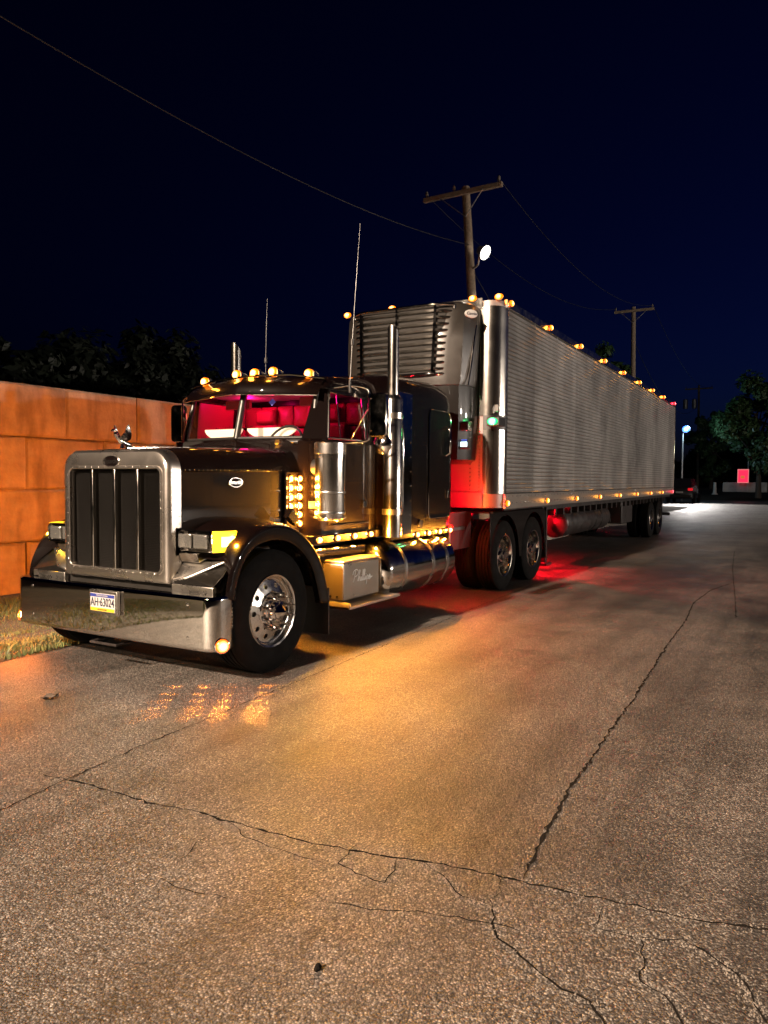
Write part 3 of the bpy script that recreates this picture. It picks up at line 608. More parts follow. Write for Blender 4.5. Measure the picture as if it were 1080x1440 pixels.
def wheel_meshes(front):
    I = Matrix.Identity(4); W = {}   # local +Z = outward, tyre mid plane at z = 0
    k = MB(); R_ = .52; hw = .14
    prof = [(.285, -.12), (.30, -.135), (.38, -.148), (.46, -.142), (.50, -.125), (R_-.004, -.112)]
    gro = (-.07, -.024, .024, .07)
    for gz in gro: prof += [(R_, gz-.007), (R_-.014, gz-.005), (R_-.014, gz+.005), (R_, gz+.007)]
    prof += [(R_-.004, .112), (.50, .125), (.478, .136), (.46, .140), (.44, .147), (.40, .149), (.36, .146), (.318, .138), (.305, .132), (.290, .118)]
    k.lathe(prof, I, 64); W['tyre'] = k.mesh('tyre', M['rubber'], 32)
    k = MB()
    if front:
        k.lathe([(.285, -.1), (.285, .10), (.290, .120), (.306, .134), (.312, .138), (.306, .143), (.292, .138), (.280, .118), (.276, .10), (.268, .097)], I, 64)
        annulus_with_holes(k, .165, .268, .128, .097, 10, .022, .218, I)
        k.lathe([(.165, .128), (.158, .137), (.15, .138), (.10, .138)], I, 64)
        W['rim'] = k.mesh('rim', M['polished'], 30)
        k = MB(); k.lathe([(.118, .136), (.116, .150), (.098, .156), (.094, .185), (.085, .20), (.05, .215)], I, 40)
        k.lathe([(.075, .2), (.072, .215), (.03, .25), (.001, .275)], I, 8); W['hub_cap'] = k.mesh('hub_cap', M['chrome'], 25)
        k = MB(); k.lathe([(.021, 0), (.020, .02), (.016, .026), (.0145, .07), (.010, .085), (.006, .10), (.005, .118), (.0085, .124), (.0085, .130), (.001, .136)], I, 10); W['lug'] = k.mesh('lug_nut_cover', M['chrome'], 40)
    else:
        k.lathe([(.285, -.1), (.285, .10), (.290, .120), (.306, .134), (.312, .138), (.306, .143), (.290, .138), (.278, .11), (.270, .05), (.262, -.02), (.25, -.035)], I, 48)
        annulus_with_holes(k, .165, .25, -.06, -.035, 10, .02, .208, I, 16)
        k.lathe([(.165, -.06), (.15, -.05), (.118, -.05)], I, 48); W['rim'] = k.mesh('rim', M['polished'], 30)
        k = MB(); k.lathe([(.118, -.05), (.115, .06), (.10, .085), (.075, .09), (.07, .13), (.055, .145), (.001, .148)], I, 32); W['hub_cap'] = k.mesh('hub_cap', M['chrome'], 30)
        k = MB(); k.lathe([(.018, 0), (.017, .04), (.010, .05), (.001, .055)], I, 6); W['lug'] = k.mesh('lug_nut_cover', M['chrome'], 40)
    return W
WF, WR = wheel_meshes(True), wheel_meshes(False)
def wheel(parent, x, s, y, W, front, full=True, dual=False):
    e = sub_empty('wheel', parent, (x, s*y, .52))
    MM = frame((x, s*y, .52), (1, 0, 0), (0, 0, s*1.0)) if s < 0 else frame((x, s*y, .52), (-1, 0, 0), (0, 0, 1))
    if s < 0: MM = frame((x, s*y, .52), (1, 0, 0), (0, 0, 1))
    link('tyre', W['tyre'], e, M=MM)
    if dual: link('tyre', W['tyre'], e, M=MM @ Matrix.Translation((0, 0, -.33)))
    link('rim', W['rim'], e, M=MM)
    if full:
        link('hub_cap', W['hub_cap'], e, M=MM)
        for i in range(10):
            a = 2*math.pi*(i+.5)/10; rr = .142
            link('lug_nut_cover', W['lug'], e, M=MM @ Matrix.Translation((rr*math.cos(a), rr*math.sin(a), .137 if front else -.05)))
wheel(T, .745, -1, 1.055, WF, True); wheel(T, .745, 1, 1.055, WF, True, False)
for x in (6.196, 7.516):
    wheel(T, x, -1, 1.09, WR, False, True, True); wheel(T, x, 1, 1.09, WR, False, False, True)

# ---- cab
def side_strip(k, s, pts_y):   # polygon given as (x, y, z)
    k.add([(x, s*y, z) for x, y, z in pts_y], [tuple(range(len(pts_y)))])
YB, YW, YR = .985, .965, .90       # half widths: body, window sill, roof rail
k = MB()
secs = [(1.62, .80), (1.66, .86), (1.74, .945), (1.84, YB), (2.78, YB)]
for s in (-1, 1):
    rows = [[(x, s*y, z) for x, y in secs] for z in (1.07, 1.1, 1.5, 2.0)]+[[(x+(0 if i > 2 else .06), s*(min(y, YW)), 2.03) for i, (x, y) in enumerate(secs)]]
    k.loft(rows)
    # pillars around the door glass
    side_strip(k, s, [(1.86, YW, 2.03), (1.90, YW, 2.03), (1.985, .915, 2.50), (1.98, .905, 2.56)])
    side_strip(k, s, [(2.60, YW, 2.03), (2.78, YW, 2.03), (2.78, .90, 2.56), (2.60, .915, 2.50)])
    side_strip(k, s, [(1.985, .915, 2.50), (2.60, .915, 2.50), (2.78, .90, 2.56), (1.98, .905, 2.56)])
    side_strip(k, s, [(1.68, .80, 2.03), (1.86, YW, 2.03), (1.98, .905, 2.56), (1.93, .80, 2.56)])
# cowl and windscreen surround
k.add([(1.66, .822, 1.93), (1.50, 0, 1.95), (1.66, -.822, 1.93), (1.80, -.86, 2.05), (1.66, 0, 2.05), (1.80, .86, 2.05)], [(0, 1, 4, 5), (1, 2, 3, 4)])
k.add([(1.62, -.80, 1.07), (1.62, .80, 1.07), (1.62, .80, 1.95), (1.62, -.80, 1.95)], [(0, 1, 2, 3)])
k.add([(2.78, -YB, 1.07), (2.78, YB, 1.07), (2.78, YB, 2.03), (2.78, YR, 2.6), (2.78, -YR, 2.6), (2.78, -YB, 2.03)], [(0, 1, 2, 3, 4, 5)])
k.add([(1.62, -.8, 1.08), (2.78, -YB, 1.08), (2.78, YB, 1.08), (1.62, .8, 1.08)], [(0, 1, 2, 3)])
k.build('cab', M['paint'], T, 30)
k = MB(); rows = []
for x, zc, hw in ((1.86, 2.53, .90), (1.90, 2.59, .905), (1.97, 2.66, .91), (2.1, 2.705, .91), (2.4, 2.735, .91), (2.7, 2.75, .91), (2.79, 2.75, .91)):
    zs = 2.53+(x-1.86)*.02; rows.append([(x, y*hw, zs+(zc-zs)*f) for y, f in ((1.0, 0), (1.005, .15), (.99, .4), (.95, .66), (.86, .86), (.6, .97), (.3, 1), (0, 1.0), (-.3, 1), (-.6, .97), (-.86, .86), (-.95, .66), (-.99, .4), (-1.005, .15), (-1.0, 0))])
k.loft(rows); k.build('cab_roof', M['paint'], T, 40)
# windscreen: two flat panes meeting at a centre post
for s in (-1, 1):
    k = MB(); k.add([(1.665, s*.03, 2.055), (1.80, s*.83, 2.055), (1.915, s*.80, 2.56), (1.79, s*.03, 2.56)], [(0, 1, 2, 3)]); k.build('windscreen_pane', M['glass'], T)
    k = MB(); k.tube([(1.80, s*.845, 2.04), (1.92, s*.815, 2.57)], .028, 8); k.tube([(1.655, 0, 2.045), (1.80, s*.845, 2.045)], .018, 8); k.build('windscreen_seal', M['black'], T, 50)
k = MB(); k.tube([(1.655, 0, 2.04), (1.79, 0, 2.57)], .035, 8); k.build('centre_post', M['black'], T, 50)
# drop visor
k = MB()
top = [(1.985, .86, 2.655), (1.80, .02, 2.685), (1.80, -.02, 2.685), (1.985, -.86, 2.655)]; mid_ = [(1.90, .885, 2.575), (1.70, .02, 2.605), (1.70, -.02, 2.605), (1.90, -.885, 2.575)]; bot = [(1.835, .89, 2.468), (1.622, .02, 2.492), (1.622, -.02, 2.492), (1.815, -.89, 2.458)]
k.loft([top, mid_, bot]); vo_ = k.build('visor', M['paint'], T, 20); sd = vo_.modifiers.new('t', 'SOLIDIFY'); sd.thickness = .008
k = MB(); k.tube([bot[0], bot[1]], .007, 6); k.tube([bot[2], bot[3]], .007, 6); k.build('visor_edge', M['chrome'], T, 50)
k = MB(); k.tube([(1.93, .9, 2.635), (1.90, .5, 2.692), (1.88, 0, 2.71), (1.90, -.5, 2.692), (1.93, -.9, 2.635)], .012, 6); k.build('visor_rail', M['chrome'], T, 50)
for y in (.70, .245, 0, -.245, -.70):
    q = MB(); zc = 2.742-.05*(abs(y) > .5); q.loft([[(xx, y+yy, zc+zz) for yy, zz in rrect(.05*f, -.055, .05*f, .03*f, .02*f, 4)] for xx, f in ((2.08, .5), (2.0, .9), (1.95, 1.0))], closed=True, cap=True); bo = q.build('roof_light', M['chrome'], T, 40)
    b_ = link('lens', LENS['amber'], bo, M=facing((1.945, y, zc), (-1, 0, 0)))
    glow(T, (1.87, y, zc), 1.6, AMB, .03)
# doors
for s in (-1, 1):
    k = MB(); dp = [(1.86, 1.20), (1.89, 1.17), (2.64, 1.17), (2.68, 1.21), (2.68, 1.995), (1.86, 1.995)]
    k.prism(dp, 'y', s*(YB-.01), s*(YB+.008)); do = k.build('door', M['paint'], T, bev=.006)
    q = MB(); q.box(2.49, 2.56, min(s*(YB+.008), s*(YB+.035)), max(s*(YB+.008), s*(YB+.035)), 1.335, 1.42); q.build('door_handle', M['chrome'], do, bev=.006)
    q = MB(); q.tube([(1.93, s*(YB+.012), 1.175), (2.62, s*(YB+.012), 1.175)], .006, 6); q.build('door_sill', M['chrome'], do, 50)
    q = MB(); fr_ = [(1.90, YW+.004, 2.045), (2.60, YW+.004, 2.045), (2.60, .919, 2.505), (1.985, .919, 2.505)]
    q.tube([(x, s*y, z) for x, y, z in fr_]+[(fr_[0][0], s*fr_[0][1], fr_[0][2])], .011, 6); q.tube([(2.11, s*(YW+.004), 2.045), (2.115, s*.919, 2.505)], .008, 6); q.build('window_frame', M['chrome'], do, 50)
    q = MB(); q.add([(x, s*(y-.006), z) for x, y, z in fr_], [(0, 1, 2, 3)]); q.build('door_glass', M['glass_side'], do)
# cab and sleeper skirt with oval lights
for s in (-1, 1):
    k = MB(); k.box(1.58, 2.80, min(s*.80, s*1.035), max(s*.80, s*1.035), 1.005, 1.09); k.build('cab_skirt', M['paint'], T, bev=.01)
    k = MB(); k.box(3.02, 4.66, min(s*.8, s*1.06), max(s*.8, s*1.06), .945, 1.01); k.build('sleeper_skirt', M['paint'], T, bev=.01)
for s in (-1, 1):
    for x in (1.64, 1.96, 2.28, 2.60): marker(T, (x, s*1.036, 1.05), (0, s, 0), 'oval', 125 if s < 0 else 62, x=(1, 0, 0), name='skirt_light', off=.032, rad=.012)
    for x in (3.65, 3.96, 4.27, 4.58): marker(T, (x, s*1.061, .98), (0, s, 0), 'oval', 42 if s < 0 else 40, x=(1, 0, 0), name='skirt_light', off=.032, rad=.012)
# interior
k = MB(); k.box(1.70, 2.0, -.82, .82, 1.80, 2.03); k.build('dashboard', M['black'], T, bev=.03)
for s, c, hw in ((1, .52, .27), (-1, -.15, .33)):
    q = MB(); n = 14; pts = [(c+hw*math.cos(math.pi*(1+i/n)), 2.175+.12*math.sin(math.pi*(1+i/n))) for i in range(n+1)]
    q.prism([(y, z) for y, z in pts], 'x', 2.03, 2.05); q.build('cabin_glow_plate', M['cabin_glow'], T)  # glowing half discs stand in for the lit cab interior behind
k = MB(); A_ = [(1.90+.06*math.sin(R(30))*math.sin(t)*3, -.42+.21*math.cos(t), 2.0+.18*math.sin(t)) for t in (2*math.pi*i/24 for i in range(25))]; k.tube(A_, .014, 6); k.tube([(1.91, -.60, 2.0), (1.91, -.24, 2.0)], .016); k.tube([(1.91, -.42, 2.0), (1.84, -.42, 1.9)], .02); k.build('steering_wheel', M['black'], T, 50)
for s in (-1, 1):
    k = MB(); k.box(2.32, 2.72, s*.45-.24, s*.45+.24, 1.45, 1.62); k.box(2.62, 2.74, s*.45-.24, s*.45+.24, 1.6, 2.26); k.box(2.64, 2.73, s*.45-.14, s*.45+.14, 2.27, 2.44); k.build('seat', M['seat'], T, bev=.04)
for j in range(8):
    for i in range(3):
        q = MB(); y = -.84+.24*j; z = 1.72+.26*i; q.loft([[(x, y+.105+yy*f, z+.12+zz*f) for yy, zz in rrect(.112, -.122, .122, .02, .02, 3)] for x, f in ((2.775, 1), (2.755, .97), (2.742, .75), (2.738, .2))], closed=True, cap=True); q.build('back_pad', M['pad'], T, 60)
q = MB(); q.loft([[(2.02+.03*i, .90-.012*(i % 2)-(z-2.05)*.09, z) for z in (1.95, 2.2, 2.48)] for i in range(20)]); q.build('window_curtain', M['pad'], T, 60)
q = MB(); q.box(2.0, 2.76, -.84, .84, 2.545, 2.56); q.build('headliner', M['trimgrey'], T)
q = MB(); q.box(2.16, 2.2, -.62, -.42, 2.40, 2.50); q.box(2.16, 2.2, .25, .6, 2.40, 2.50); q.build('overhead_pod', M['pad'], T, bev=.01)
d = MB(); d.box(-.028, .028, -.028, .028, -.002, .002); link('window_sticker', d.mesh('window_sticker', [mat('sticker', (.15, .18, .7), .4, emit=(.25, .2, .8), estr=.25)]), T, M=frame((1.86, -.30, 2.42), (.16, -.8, .03), (.2, .03, .98)) @ Matrix.Rotation(R(45), 4, 'Z'))
for y in (-.45, .45): glow(T, (2.38, y, 2.48), 11.0, (1, .006, .17), .05, 'cabin_light')
glow(T, (2.1, 0, 2.15), 1.2, (1, .01, .16), .05, 'cabin_light')
# sleeper
k = MB(); rows = []
def slp(x, zt, zr, hw): return [(x, s_*y, z) for s_, y, z in [(1, hw, .99), (1, hw, 1.6), (1, hw, zr-.12), (1, hw-.01, zr-.03), (1, hw-.05, zr+.05), (1, hw-.14, zt-.03), (1, hw-.3, zt), (1, 0, zt+.015), (-1, hw-.3, zt), (-1, hw-.14, zt-.03), (-1, hw-.05, zr+.05), (-1, hw-.01, zr-.03), (-1, hw, zr-.12), (-1, hw, 1.6), (-1, hw, .99)]]
k.loft([slp(2.84, 2.76, 2.62, .97), slp(3.0, 2.80, 2.66, 1.0), slp(3.12, 2.83, 2.69, 1.05), slp(3.5, 2.87, 2.73, 1.055), slp(4.2, 2.88, 2.75, 1.055), slp(4.5, 2.86, 2.73, 1.05), slp(4.6, 2.80, 2.68, 1.035), slp(4.65, 2.70, 2.58, 1.0)], cap=True); k.build('sleeper', M['paint'], T, 40)
for s in (-1, 1):
    dpt = rrect(.315, 1.16, 2.50, .10, .08, 6, 4.265); k = MB(); k.prism(dpt, 'y', s*1.05, s*1.064); so = k.build('sleeper_door', M['paint'], T, bev=.006)
    q = MB(); pp = [(x, s*1.064, z) for x, z in dpt]; q.tube(pp+[pp[0]], .007, 6); q.build('door_trim', M['chrome'], so, 50)
    q = MB(); q.tube([(4.44, s*1.064, 2.30), (4.44, s*1.12, 2.27), (4.44, s*1.12, 1.98), (4.44, s*1.064, 1.95)], .018, 8); q.build('grab_handle', M['chrome'], so, 60)
    q = MB(); q.box(4.46, 4.54, min(s*1.064, s*1.085), max(s*1.064, s*1.085), 1.40, 1.52); q.build('door_handle', M['chrome'], so, bev=.006)
    q = MB(); q.cyl((3.73, s*1.05, 1.105), (3.73, s*1.075, 1.105), .05, n=20); q.build('vent_cap', M['polished'], T, 40)
    q = MB(); q.box(3.14, 3.50, min(s*1.053, s*1.066), max(s*1.053, s*1.066), 1.0, 2.63); q.build('stainless_panel', M['chrome'], T, bev=.004)
    q = MB(); [q.lathe([(.008, 0), (.006, .004), (.0005, .006)], facing((xx, s*1.0665, 1.05+.17*j), (0, s, 0)), 6) for xx in (3.47,) for j in range(10)]; q.build('panel_rivets', M['silver'], T, 60)
# exhaust stacks
for s in (-1, 1):
    k = MB(); MM = Matrix.Translation((2.93, s*1.12, 0)); k.lathe([(.105, 1.0), (.105, 2.50), (.09, 2.54), (.064, 2.56), (.064, 2.60)], MM, 28); k.lathe([(.062, 2.55), (.062, 3.2)], MM, 28)
    n = 28; lo = [MM @ Vector((.062*math.cos(2*math.pi*i/n), .062*math.sin(2*math.pi*i/n), 3.2)) for i in range(n)]; hi = [Vector((p.x, p.y, 3.24-1.2*(p.x-2.93))) for p in lo]; inn = [Vector((2.93+(p.x-2.93)*.93, s*1.12+(p.y-s*1.12)*.93, p.z)) for p in hi]; dn = [Vector((p.x, p.y, 2.9)) for p in inn]
    k.loft([lo, hi, inn, dn], closed=True); st_ = k.build('exhaust_stack', M['satin'], T, 40)
    [MB().lathe([(.106, zc_-.002), (.112, zc_), (.112, zc_+.06), (.106, zc_+.062)], MM, 28).build('stack_clamp', M['steel'], st_, 40) for zc_ in (1.25, 2.30)]
    q = MB(); q.tube(catmull([(3.10, s*1.075, 2.22), (3.10, s*1.13, 2.24), (3.105, s*1.15, 2.15), (3.105, s*1.15, 1.4), (3.10, s*1.13, 1.30), (3.06, s*1.10, 1.29)], 4), .018, 8); q.build('grab_handle', M['chrome'], T, 60)
    # air cleaner
    MM = Matrix.Translation((1.69, s*1.13, 0))
    k = MB(); k.lathe([(.02, 1.235), (.11, 1.24), (.14, 1.262), (.145, 1.29), (.145, 1.84), (.149, 1.842), (.149, 1.87), (.145, 1.872), (.145, 1.9)], MM, 36); ac = k.build('air_cleaner', M['satin'], T, 40)
    q = MB(); q.lathe([(.13, 1.86), (.152, 1.875), (.152, 1.975), (.14, 1.985), (.01, 1.99)], MM, 36); q.build('rain_cap', M['steel'], ac, 40)
    q = MB(); q.lathe([(.1475, 1.30), (.150, 1.305), (.150, 1.325), (.1475, 1.33)], MM, 36); q.lathe([(.1475, 1.5), (.149, 1.504), (.149, 1.516), (.1475, 1.52)], MM, 36); q.build('strap', M['steel'], ac, 40)
    q = MB(); [q.lathe([(.008, 0), (.008, .006), (.001, .008)], facing((1.69+.15*math.cos(a), s*1.13+.15*math.sin(a), 1.268), (math.cos(a), math.sin(a), 0)), 6) for a in [2*math.pi*i/18 for i in range(18)]]; q.build('cleaner_clips', M['silver'], ac)
    q = MB(); q.cyl((1.70, s*.95, 1.75), (1.70, s*1.02, 1.75), .08, n=20); q.box(1.66, 1.74, min(s*.9, s*1.0), max(s*.9, s*1.0), 1.35, 1.42); q.build('cleaner_mount', M['black'], T, 40)
    # mirror
    mx, my = 2.19, s*1.36
    q = MB(); q.loft([[(x, my+yy*f, 2.275+zz*f) for yy, zz in rrect(.105, -.215, .215, .04, .04, 5)] for x, f in ((2.235, .85), (2.225, .97), (2.205, 1), (2.185, 1), (2.175, .96))], closed=True, cap=True); mo = q.build('mirror', M['chrome'], T, 40)
    q = MB(); q.loft([[(2.236, my+yy, 2.275+zz) for yy, zz in rrect(.085, -.19, .19, .03, .03, 4)], [(2.2361, my, 2.275)]*20], closed=True); q.build('mirror_glass', M['bumper'], mo)
    q = MB(); loop = catmull([(2.02, s*.95, 2.55), (2.10, s*1.10, 2.57), (2.17, s*1.24, 2.54), (2.17, s*1.27, 2.46), (2.17, s*1.27, 2.10), (2.16, s*1.24, 2.02), (2.05, s*1.05, 2.0), (1.95, s*.97, 2.0)], 5); q.tube(loop, .013, 8)
    q.tube([(2.18, s*1.27, 2.44), (2.19, my, 2.44)], .01, 6); q.tube([(2.18, s*1.27, 2.12), (2.19, my, 2.12)], .01, 6); q.tube([(2.17, s*1.27, 2.35), (2.3, s*.97, 2.04)], .009, 6); q.build('mirror_arm', M['chrome'], mo, 60)
    q = MB(); q.lathe([(.001, -.035), (.05, -.03), (.09, -.012), (.10, 0), (.102, .008), (.096, .010), (.06, .018), (.001, .024)], facing((2.24, s*1.385, 1.985), (1, s*-.1, 0)), 28); q.build('round_mirror', M['chrome'], mo, 60)
    # tank
    MM = frame((2.66, s*.93, .63), (0, 1, 0), (0, 0, 1)); k = MB(); k.lathe([(.005, -.035), (.15, -.028), (.25, -.008), (.295, .015), (.315, .045), (.32, .07), (.32, 1.68), (.315, 1.71), (.28, 1.745), (.005, 1.775)], MM, 48); to = k.build('fuel_tank', M['tank'], T, 40)
    for x in (.35, 1.05, 1.45): q = MB(); q.lathe([(.321, x), (.326, x+.004), (.326, x+.056), (.321, x+.06)], MM, 48); q.build('tank_strap', M['steel'], to, 40)
    # step box
    k = MB(); k.box(1.90, 2.60, min(s*.70, s*1.15), max(s*.70, s*1.15), .43, .80); k.box(1.90, 2.60, min(s*.70, s*1.16), max(s*.70, s*1.16), .80, .83); sb = k.build('step_box', M['boxmetal'], T, bev=.012)
    q = MB(); q.box(1.80, 2.82, min(s*.85, s*1.29), max(s*.85, s*1.29), .372, .40); q.prism([(1.80, .372), (1.815, .372), (1.815, .44), (1.80, .42)], 'y', s*.85, s*1.28); q.build('step_plate', M['dull'], sb, bev=.006)
    q = MB(); [q.cyl((1.889, s*yy, zz), (1.90, s*yy, zz), .012, n=10) for yy, zz in ((.78, .78), (.90, .78), (1.0, .47), (1.08, .47))]; q.build('box_bolts', M['frame'], sb, 40)
    q = MB(); q.tube([(1.35, s*.92, .93), (2.6, s*.92, .90)], .06, 12); q.build('air_tank', M['tank'], T, 40)
# script lettering on the step box
STR = [[(.35,.0),(.7,.9),(1.1,1.9)], [(.15,1.25),(.5,1.85),(1.2,2.1),(1.85,1.85),(1.8,1.3),(1.3,.95),(.8,.9)],
 [(1.7,.05),(2.1,1.0),(2.5,1.75),(2.3,1.85),(2.1,.9),(1.95,.05),(2.2,.6),(2.5,.7),(2.5,.1),(2.75,.15),(3.0,.7),(2.9,.1),(3.15,.15),(3.55,1.2),(3.65,1.75),(3.45,1.8),(3.3,.7),(3.35,.08),(3.6,.2),(4.0,1.2),(4.15,1.75),(3.95,1.8),(3.8,.7),(3.85,.08),(4.1,.2),(4.35,.7),(4.25,.1),(4.5,.2),(4.85,.7),(4.65,-.2),(4.5,-.8)],
 [(4.75,.4),(5.05,.75),(5.3,.5),(5.1,.1),(4.85,.1)], [(5.2,.1),(5.5,.35),(5.8,.85),(5.85,.4),(5.7,.0),(5.4,.05)], [(3.1,1.0),(3.14,1.03)], [(4.5,1.0),(4.54,1.03)], [(5.7,.0),(6.2,.25),(6.6,.4)]]
k = MB(); sc_ = .056
for st in STR: k.tube([(2.06+p.x*sc_*1.05, -1.1535, .60+p.y*sc_*1.05) for p in catmull([(a, b, 0) for a, b in st], 5)], .0055, 5)
k.build('lettering', mat('script_white', (.85, .83, .8), .5), sb if False else [o for o in T.children if o.name.startswith('step_box')][0], 60)
# tandem fender with two arches
def arch_poly():
    pts = [(4.72, .66), (4.72, 1.185), (8.12, 1.185), (8.16, 1.12), (8.16, .60)]
    def arc(c, a0, a1): return [(c+.60*math.cos(R(a)), .52+.60*math.sin(R(a))) for a in range(a0, a1, -8 if a1 < a0 else 8)]
    return pts, arc(7.516, 8, 172), arc(6.196, 20, 172)
for s in (-1, 1):
    k = MB(); n = 60; up, dn = [], []
    for i in range(n+1):
        x = 5.57+2.59*i/n; z = .45
        for c in (6.196, 7.516):
            if abs(x-c) < .60: z = max(z, .52+math.sqrt(.36-(x-c)**2))
        up.append((x, s*1.235, 1.185-.06*max(0, (x-8.0)/.16))); dn.append((x, s*1.235, min(z, 1.13)))
    k.loft([[(x, y-s*.62, z) for x, y, z in up], [(x, y-s*.02, z+.0) for x, y, z in up], [(x, y, z-.02) for x, y, z in up], dn, [(x, y-s*.04, z) for x, y, z in dn]])
    tf = k.build('tandem_fender', M['paint'], T, 40); tf.modifiers.new('t', 'SOLIDIFY').thickness = .005
    q = MB(); q.box(4.76, 5.75, min(s*.84, s*.87), max(s*.84, s*.87), .66, 1.185); q.build('frame_panel', M['panel'], T, bev=.006); q = MB(); q.box(4.80, 5.50, min(s*.871, s*.885), max(s*.871, s*.885), .93, .98); q.build('panel_trim', M['steel'], T, bev=.004)
    k = MB(); k.box(8.17, 8.19, min(s*.72, s*1.24), max(s*.72, s*1.24), .30, 1.18); k.build('rear_mud_flap', M['flap'], T, bev=.004)
    k = MB(); k.prism([(8.20, 1.18), (8.40, 1.18), (8.30, .95), (8.20, .75)], 'y', s*.98, s*1.1); k.build('flap_bracket', M['paint'], T)
    for j in range(5): q = MB(); q.lathe([(.022, 0), (.018, .008), (.001, .012)], facing((4.95, s*.8705, 1.13-.105*j if j < 2 else 1.09-.105*j), (0, s, 0)), 10); q.build('side_reflector', mat('amber_reflector', (.6, .25, .03), .25) if 'amber_reflector' not in bpy.data.materials else bpy.data.materials['amber_reflector'], T, 50)
k = MB(); k.box(4.66, 6.0, -.60, .60, 1.0, 1.03); k.box(4.7, 4.75, -1.0, 1.0, .70, 1.0); k.build('deck_plate', M['steel'], T)
# red lights behind the sleeper and along the frame
for p, e in (((4.86, -.85, 1.32), 110), ((4.86, .6, 1.32), 20), ((4.68, -1.04, 1.02), 60), ((8.5, -.75, 1.05), 420), ((9.75, -.3, 1.08), 300), ((12.0, .2, 1.08), 110)):
    if not e: continue
    q = MB(); q.cyl(Vector(p)-Vector((.05, 0, 0)), p, .03, n=12); q.build('deck_light', M['taillamp'], T, 40); glow(T, Vector(p)+Vector((.06, 0, 0)), e, (1, .002, .012), .03)
# antennas
def antenna(p0, p1, base):
    q = MB(); p0, p1 = Vector(p0), Vector(p1); bend = [p0+(p1-p0)*t+Vector((.03*t*t, 0, 0)) for t in [i/10 for i in range(11)]]
    q.tube(bend, [.004]*4+[.003]*4+[.002]*3, 6); a = p0+(p1-p0)*.27; q.cyl(a-Vector((0, 0, .03)), a+Vector((0, 0, .03)), .018, n=10); q.cyl(p0-Vector((0, 0, .06)), p0+Vector((0, 0, .06)), .014, n=8); q.build('antenna', M['black'], T, 50)
antenna((2.08, -1.10, 2.56), (2.20, -1.12, 4.20), 0); antenna((2.62, .4, 2.74), (2.62, .4, 3.72), 0)

# ------------------------------------------------------------------ refrigerated trailer
TR = thing('refrigerated_trailer', 'long ribbed stainless refrigerated trailer coupled behind the dark truck', 'trailer', (14, 0, 0))
X0, X1, TY, TZ0, TZ1 = 5.73, 21.87, 1.30, 1.215, 4.215
# inner box (front wall, roof, back)
k = MB(); RC = .26
def plan_c(inset):
    pts = []
    for s in (1, -1):
        seq = [(X0+RC-(RC-inset)*math.sin(R(a)), TY-RC+(RC-inset)*math.cos(R(a))) for a in range(0, 91, 10)]
        if s < 0: seq = [(x, -y) for x, y in reversed(seq)]
        pts += seq
    return pts
pc = [(X1, TY-.02)]+plan_c(.02)+[(X1, -TY+.02)]
k.loft([[(x, y, z) for x, y in pc] for z in (TZ0+.02, TZ1-.02)], closed=True, cap=True); k.build('trailer_box', M['red_door'], TR, 30)
for s in (-1, 1):   # polished rounded corner posts
    arcp = [(X0+RC-RC*math.sin(R(a)), s*(TY-RC+RC*math.cos(R(a)))) for a in range(0, 91, 9)]
    arcp = [(X0+RC+.03, s*TY)]+arcp+[(X0, s*(TY-RC-.13))]
    k = MB(); k.loft([[(x, y, z) for x, y in arcp[:-1]] for z in (TZ0+.22, 2.36)]); k.loft([[(x, y, z) for x, y in arcp] for z in (2.56, TZ1-.1)]); k.build('corner_post', M['satin'], TR, 30)
    k = MB(); arc2 = [(x-.004 if abs(y) < TY-.1 else x, y*1.004) for x, y in arcp[:-1]]; k.loft([[(x, y, z) for x, y in arc2] for z in (2.36, 2.56)]); k.build('corner_band', M['black'], TR, 30)
    k = MB(); [k.lathe([(.010, 0), (.008, .004), (.0005, .007)], facing((X0-.001, s*(TY-RC-.05), 1.35+.045*j), (-1, 0, 0)), 6) for j in range(62) if not 2.34 < 1.35+.045*j < 2.58]; [k.lathe([(.009, 0), (.007, .004), (.0005, .006)], facing((X0+RC+.012, s*(TY+.001), 1.35+.045*j), (0, s, 0)), 6) for j in range(62)]; k.build('corner_rivets', M['silver'], TR, 60)
# ribbed side sheets
PW = (X1-.06-(X0+RC+.03))/13
def sheet_mesh():
    k = MB(); zs = [1.435]; ys = [0]; z = 1.45; p = .0625
    while z < 4.075:
        for dz, d in ((.001, -.006), (.004, -.006), (.009, .006), (.016, .010), (.024, .006), (.030, 0), (.046, -.001), (.060, .001)): zs.append(z+dz); ys.append(d)
        z += p
    zs.append(4.10); ys.append(0); n = 6
    k.loft([[(PW*i/n, -y, z) for z, y in zip(zs, ys)] for i in range(n+1)]); nr = len(zs)-1; k.mi = [1 if (j % nr) % 8 in (0, 1) else 0 for j in range(len(k.f))]; k.loft([[(x, -y-.002, z) for z, y in zip(zs, ys)] for x in (PW-.03, PW)])
    return k.mesh('side_sheet', [M['flute'], M['groove']], 25)
SM = sheet_mesh()
for i in range(13):
    x = X0+RC+.03+PW*i
    link('side_sheet', SM, TR, M=Matrix.Translation((x, -TY+rnd.uniform(-.0015, .0015), 0)))
    link('side_sheet', SM, TR, M=Matrix.Translation((x+PW, TY, 0)) @ Matrix.Rotation(math.pi, 4, 'Z'))
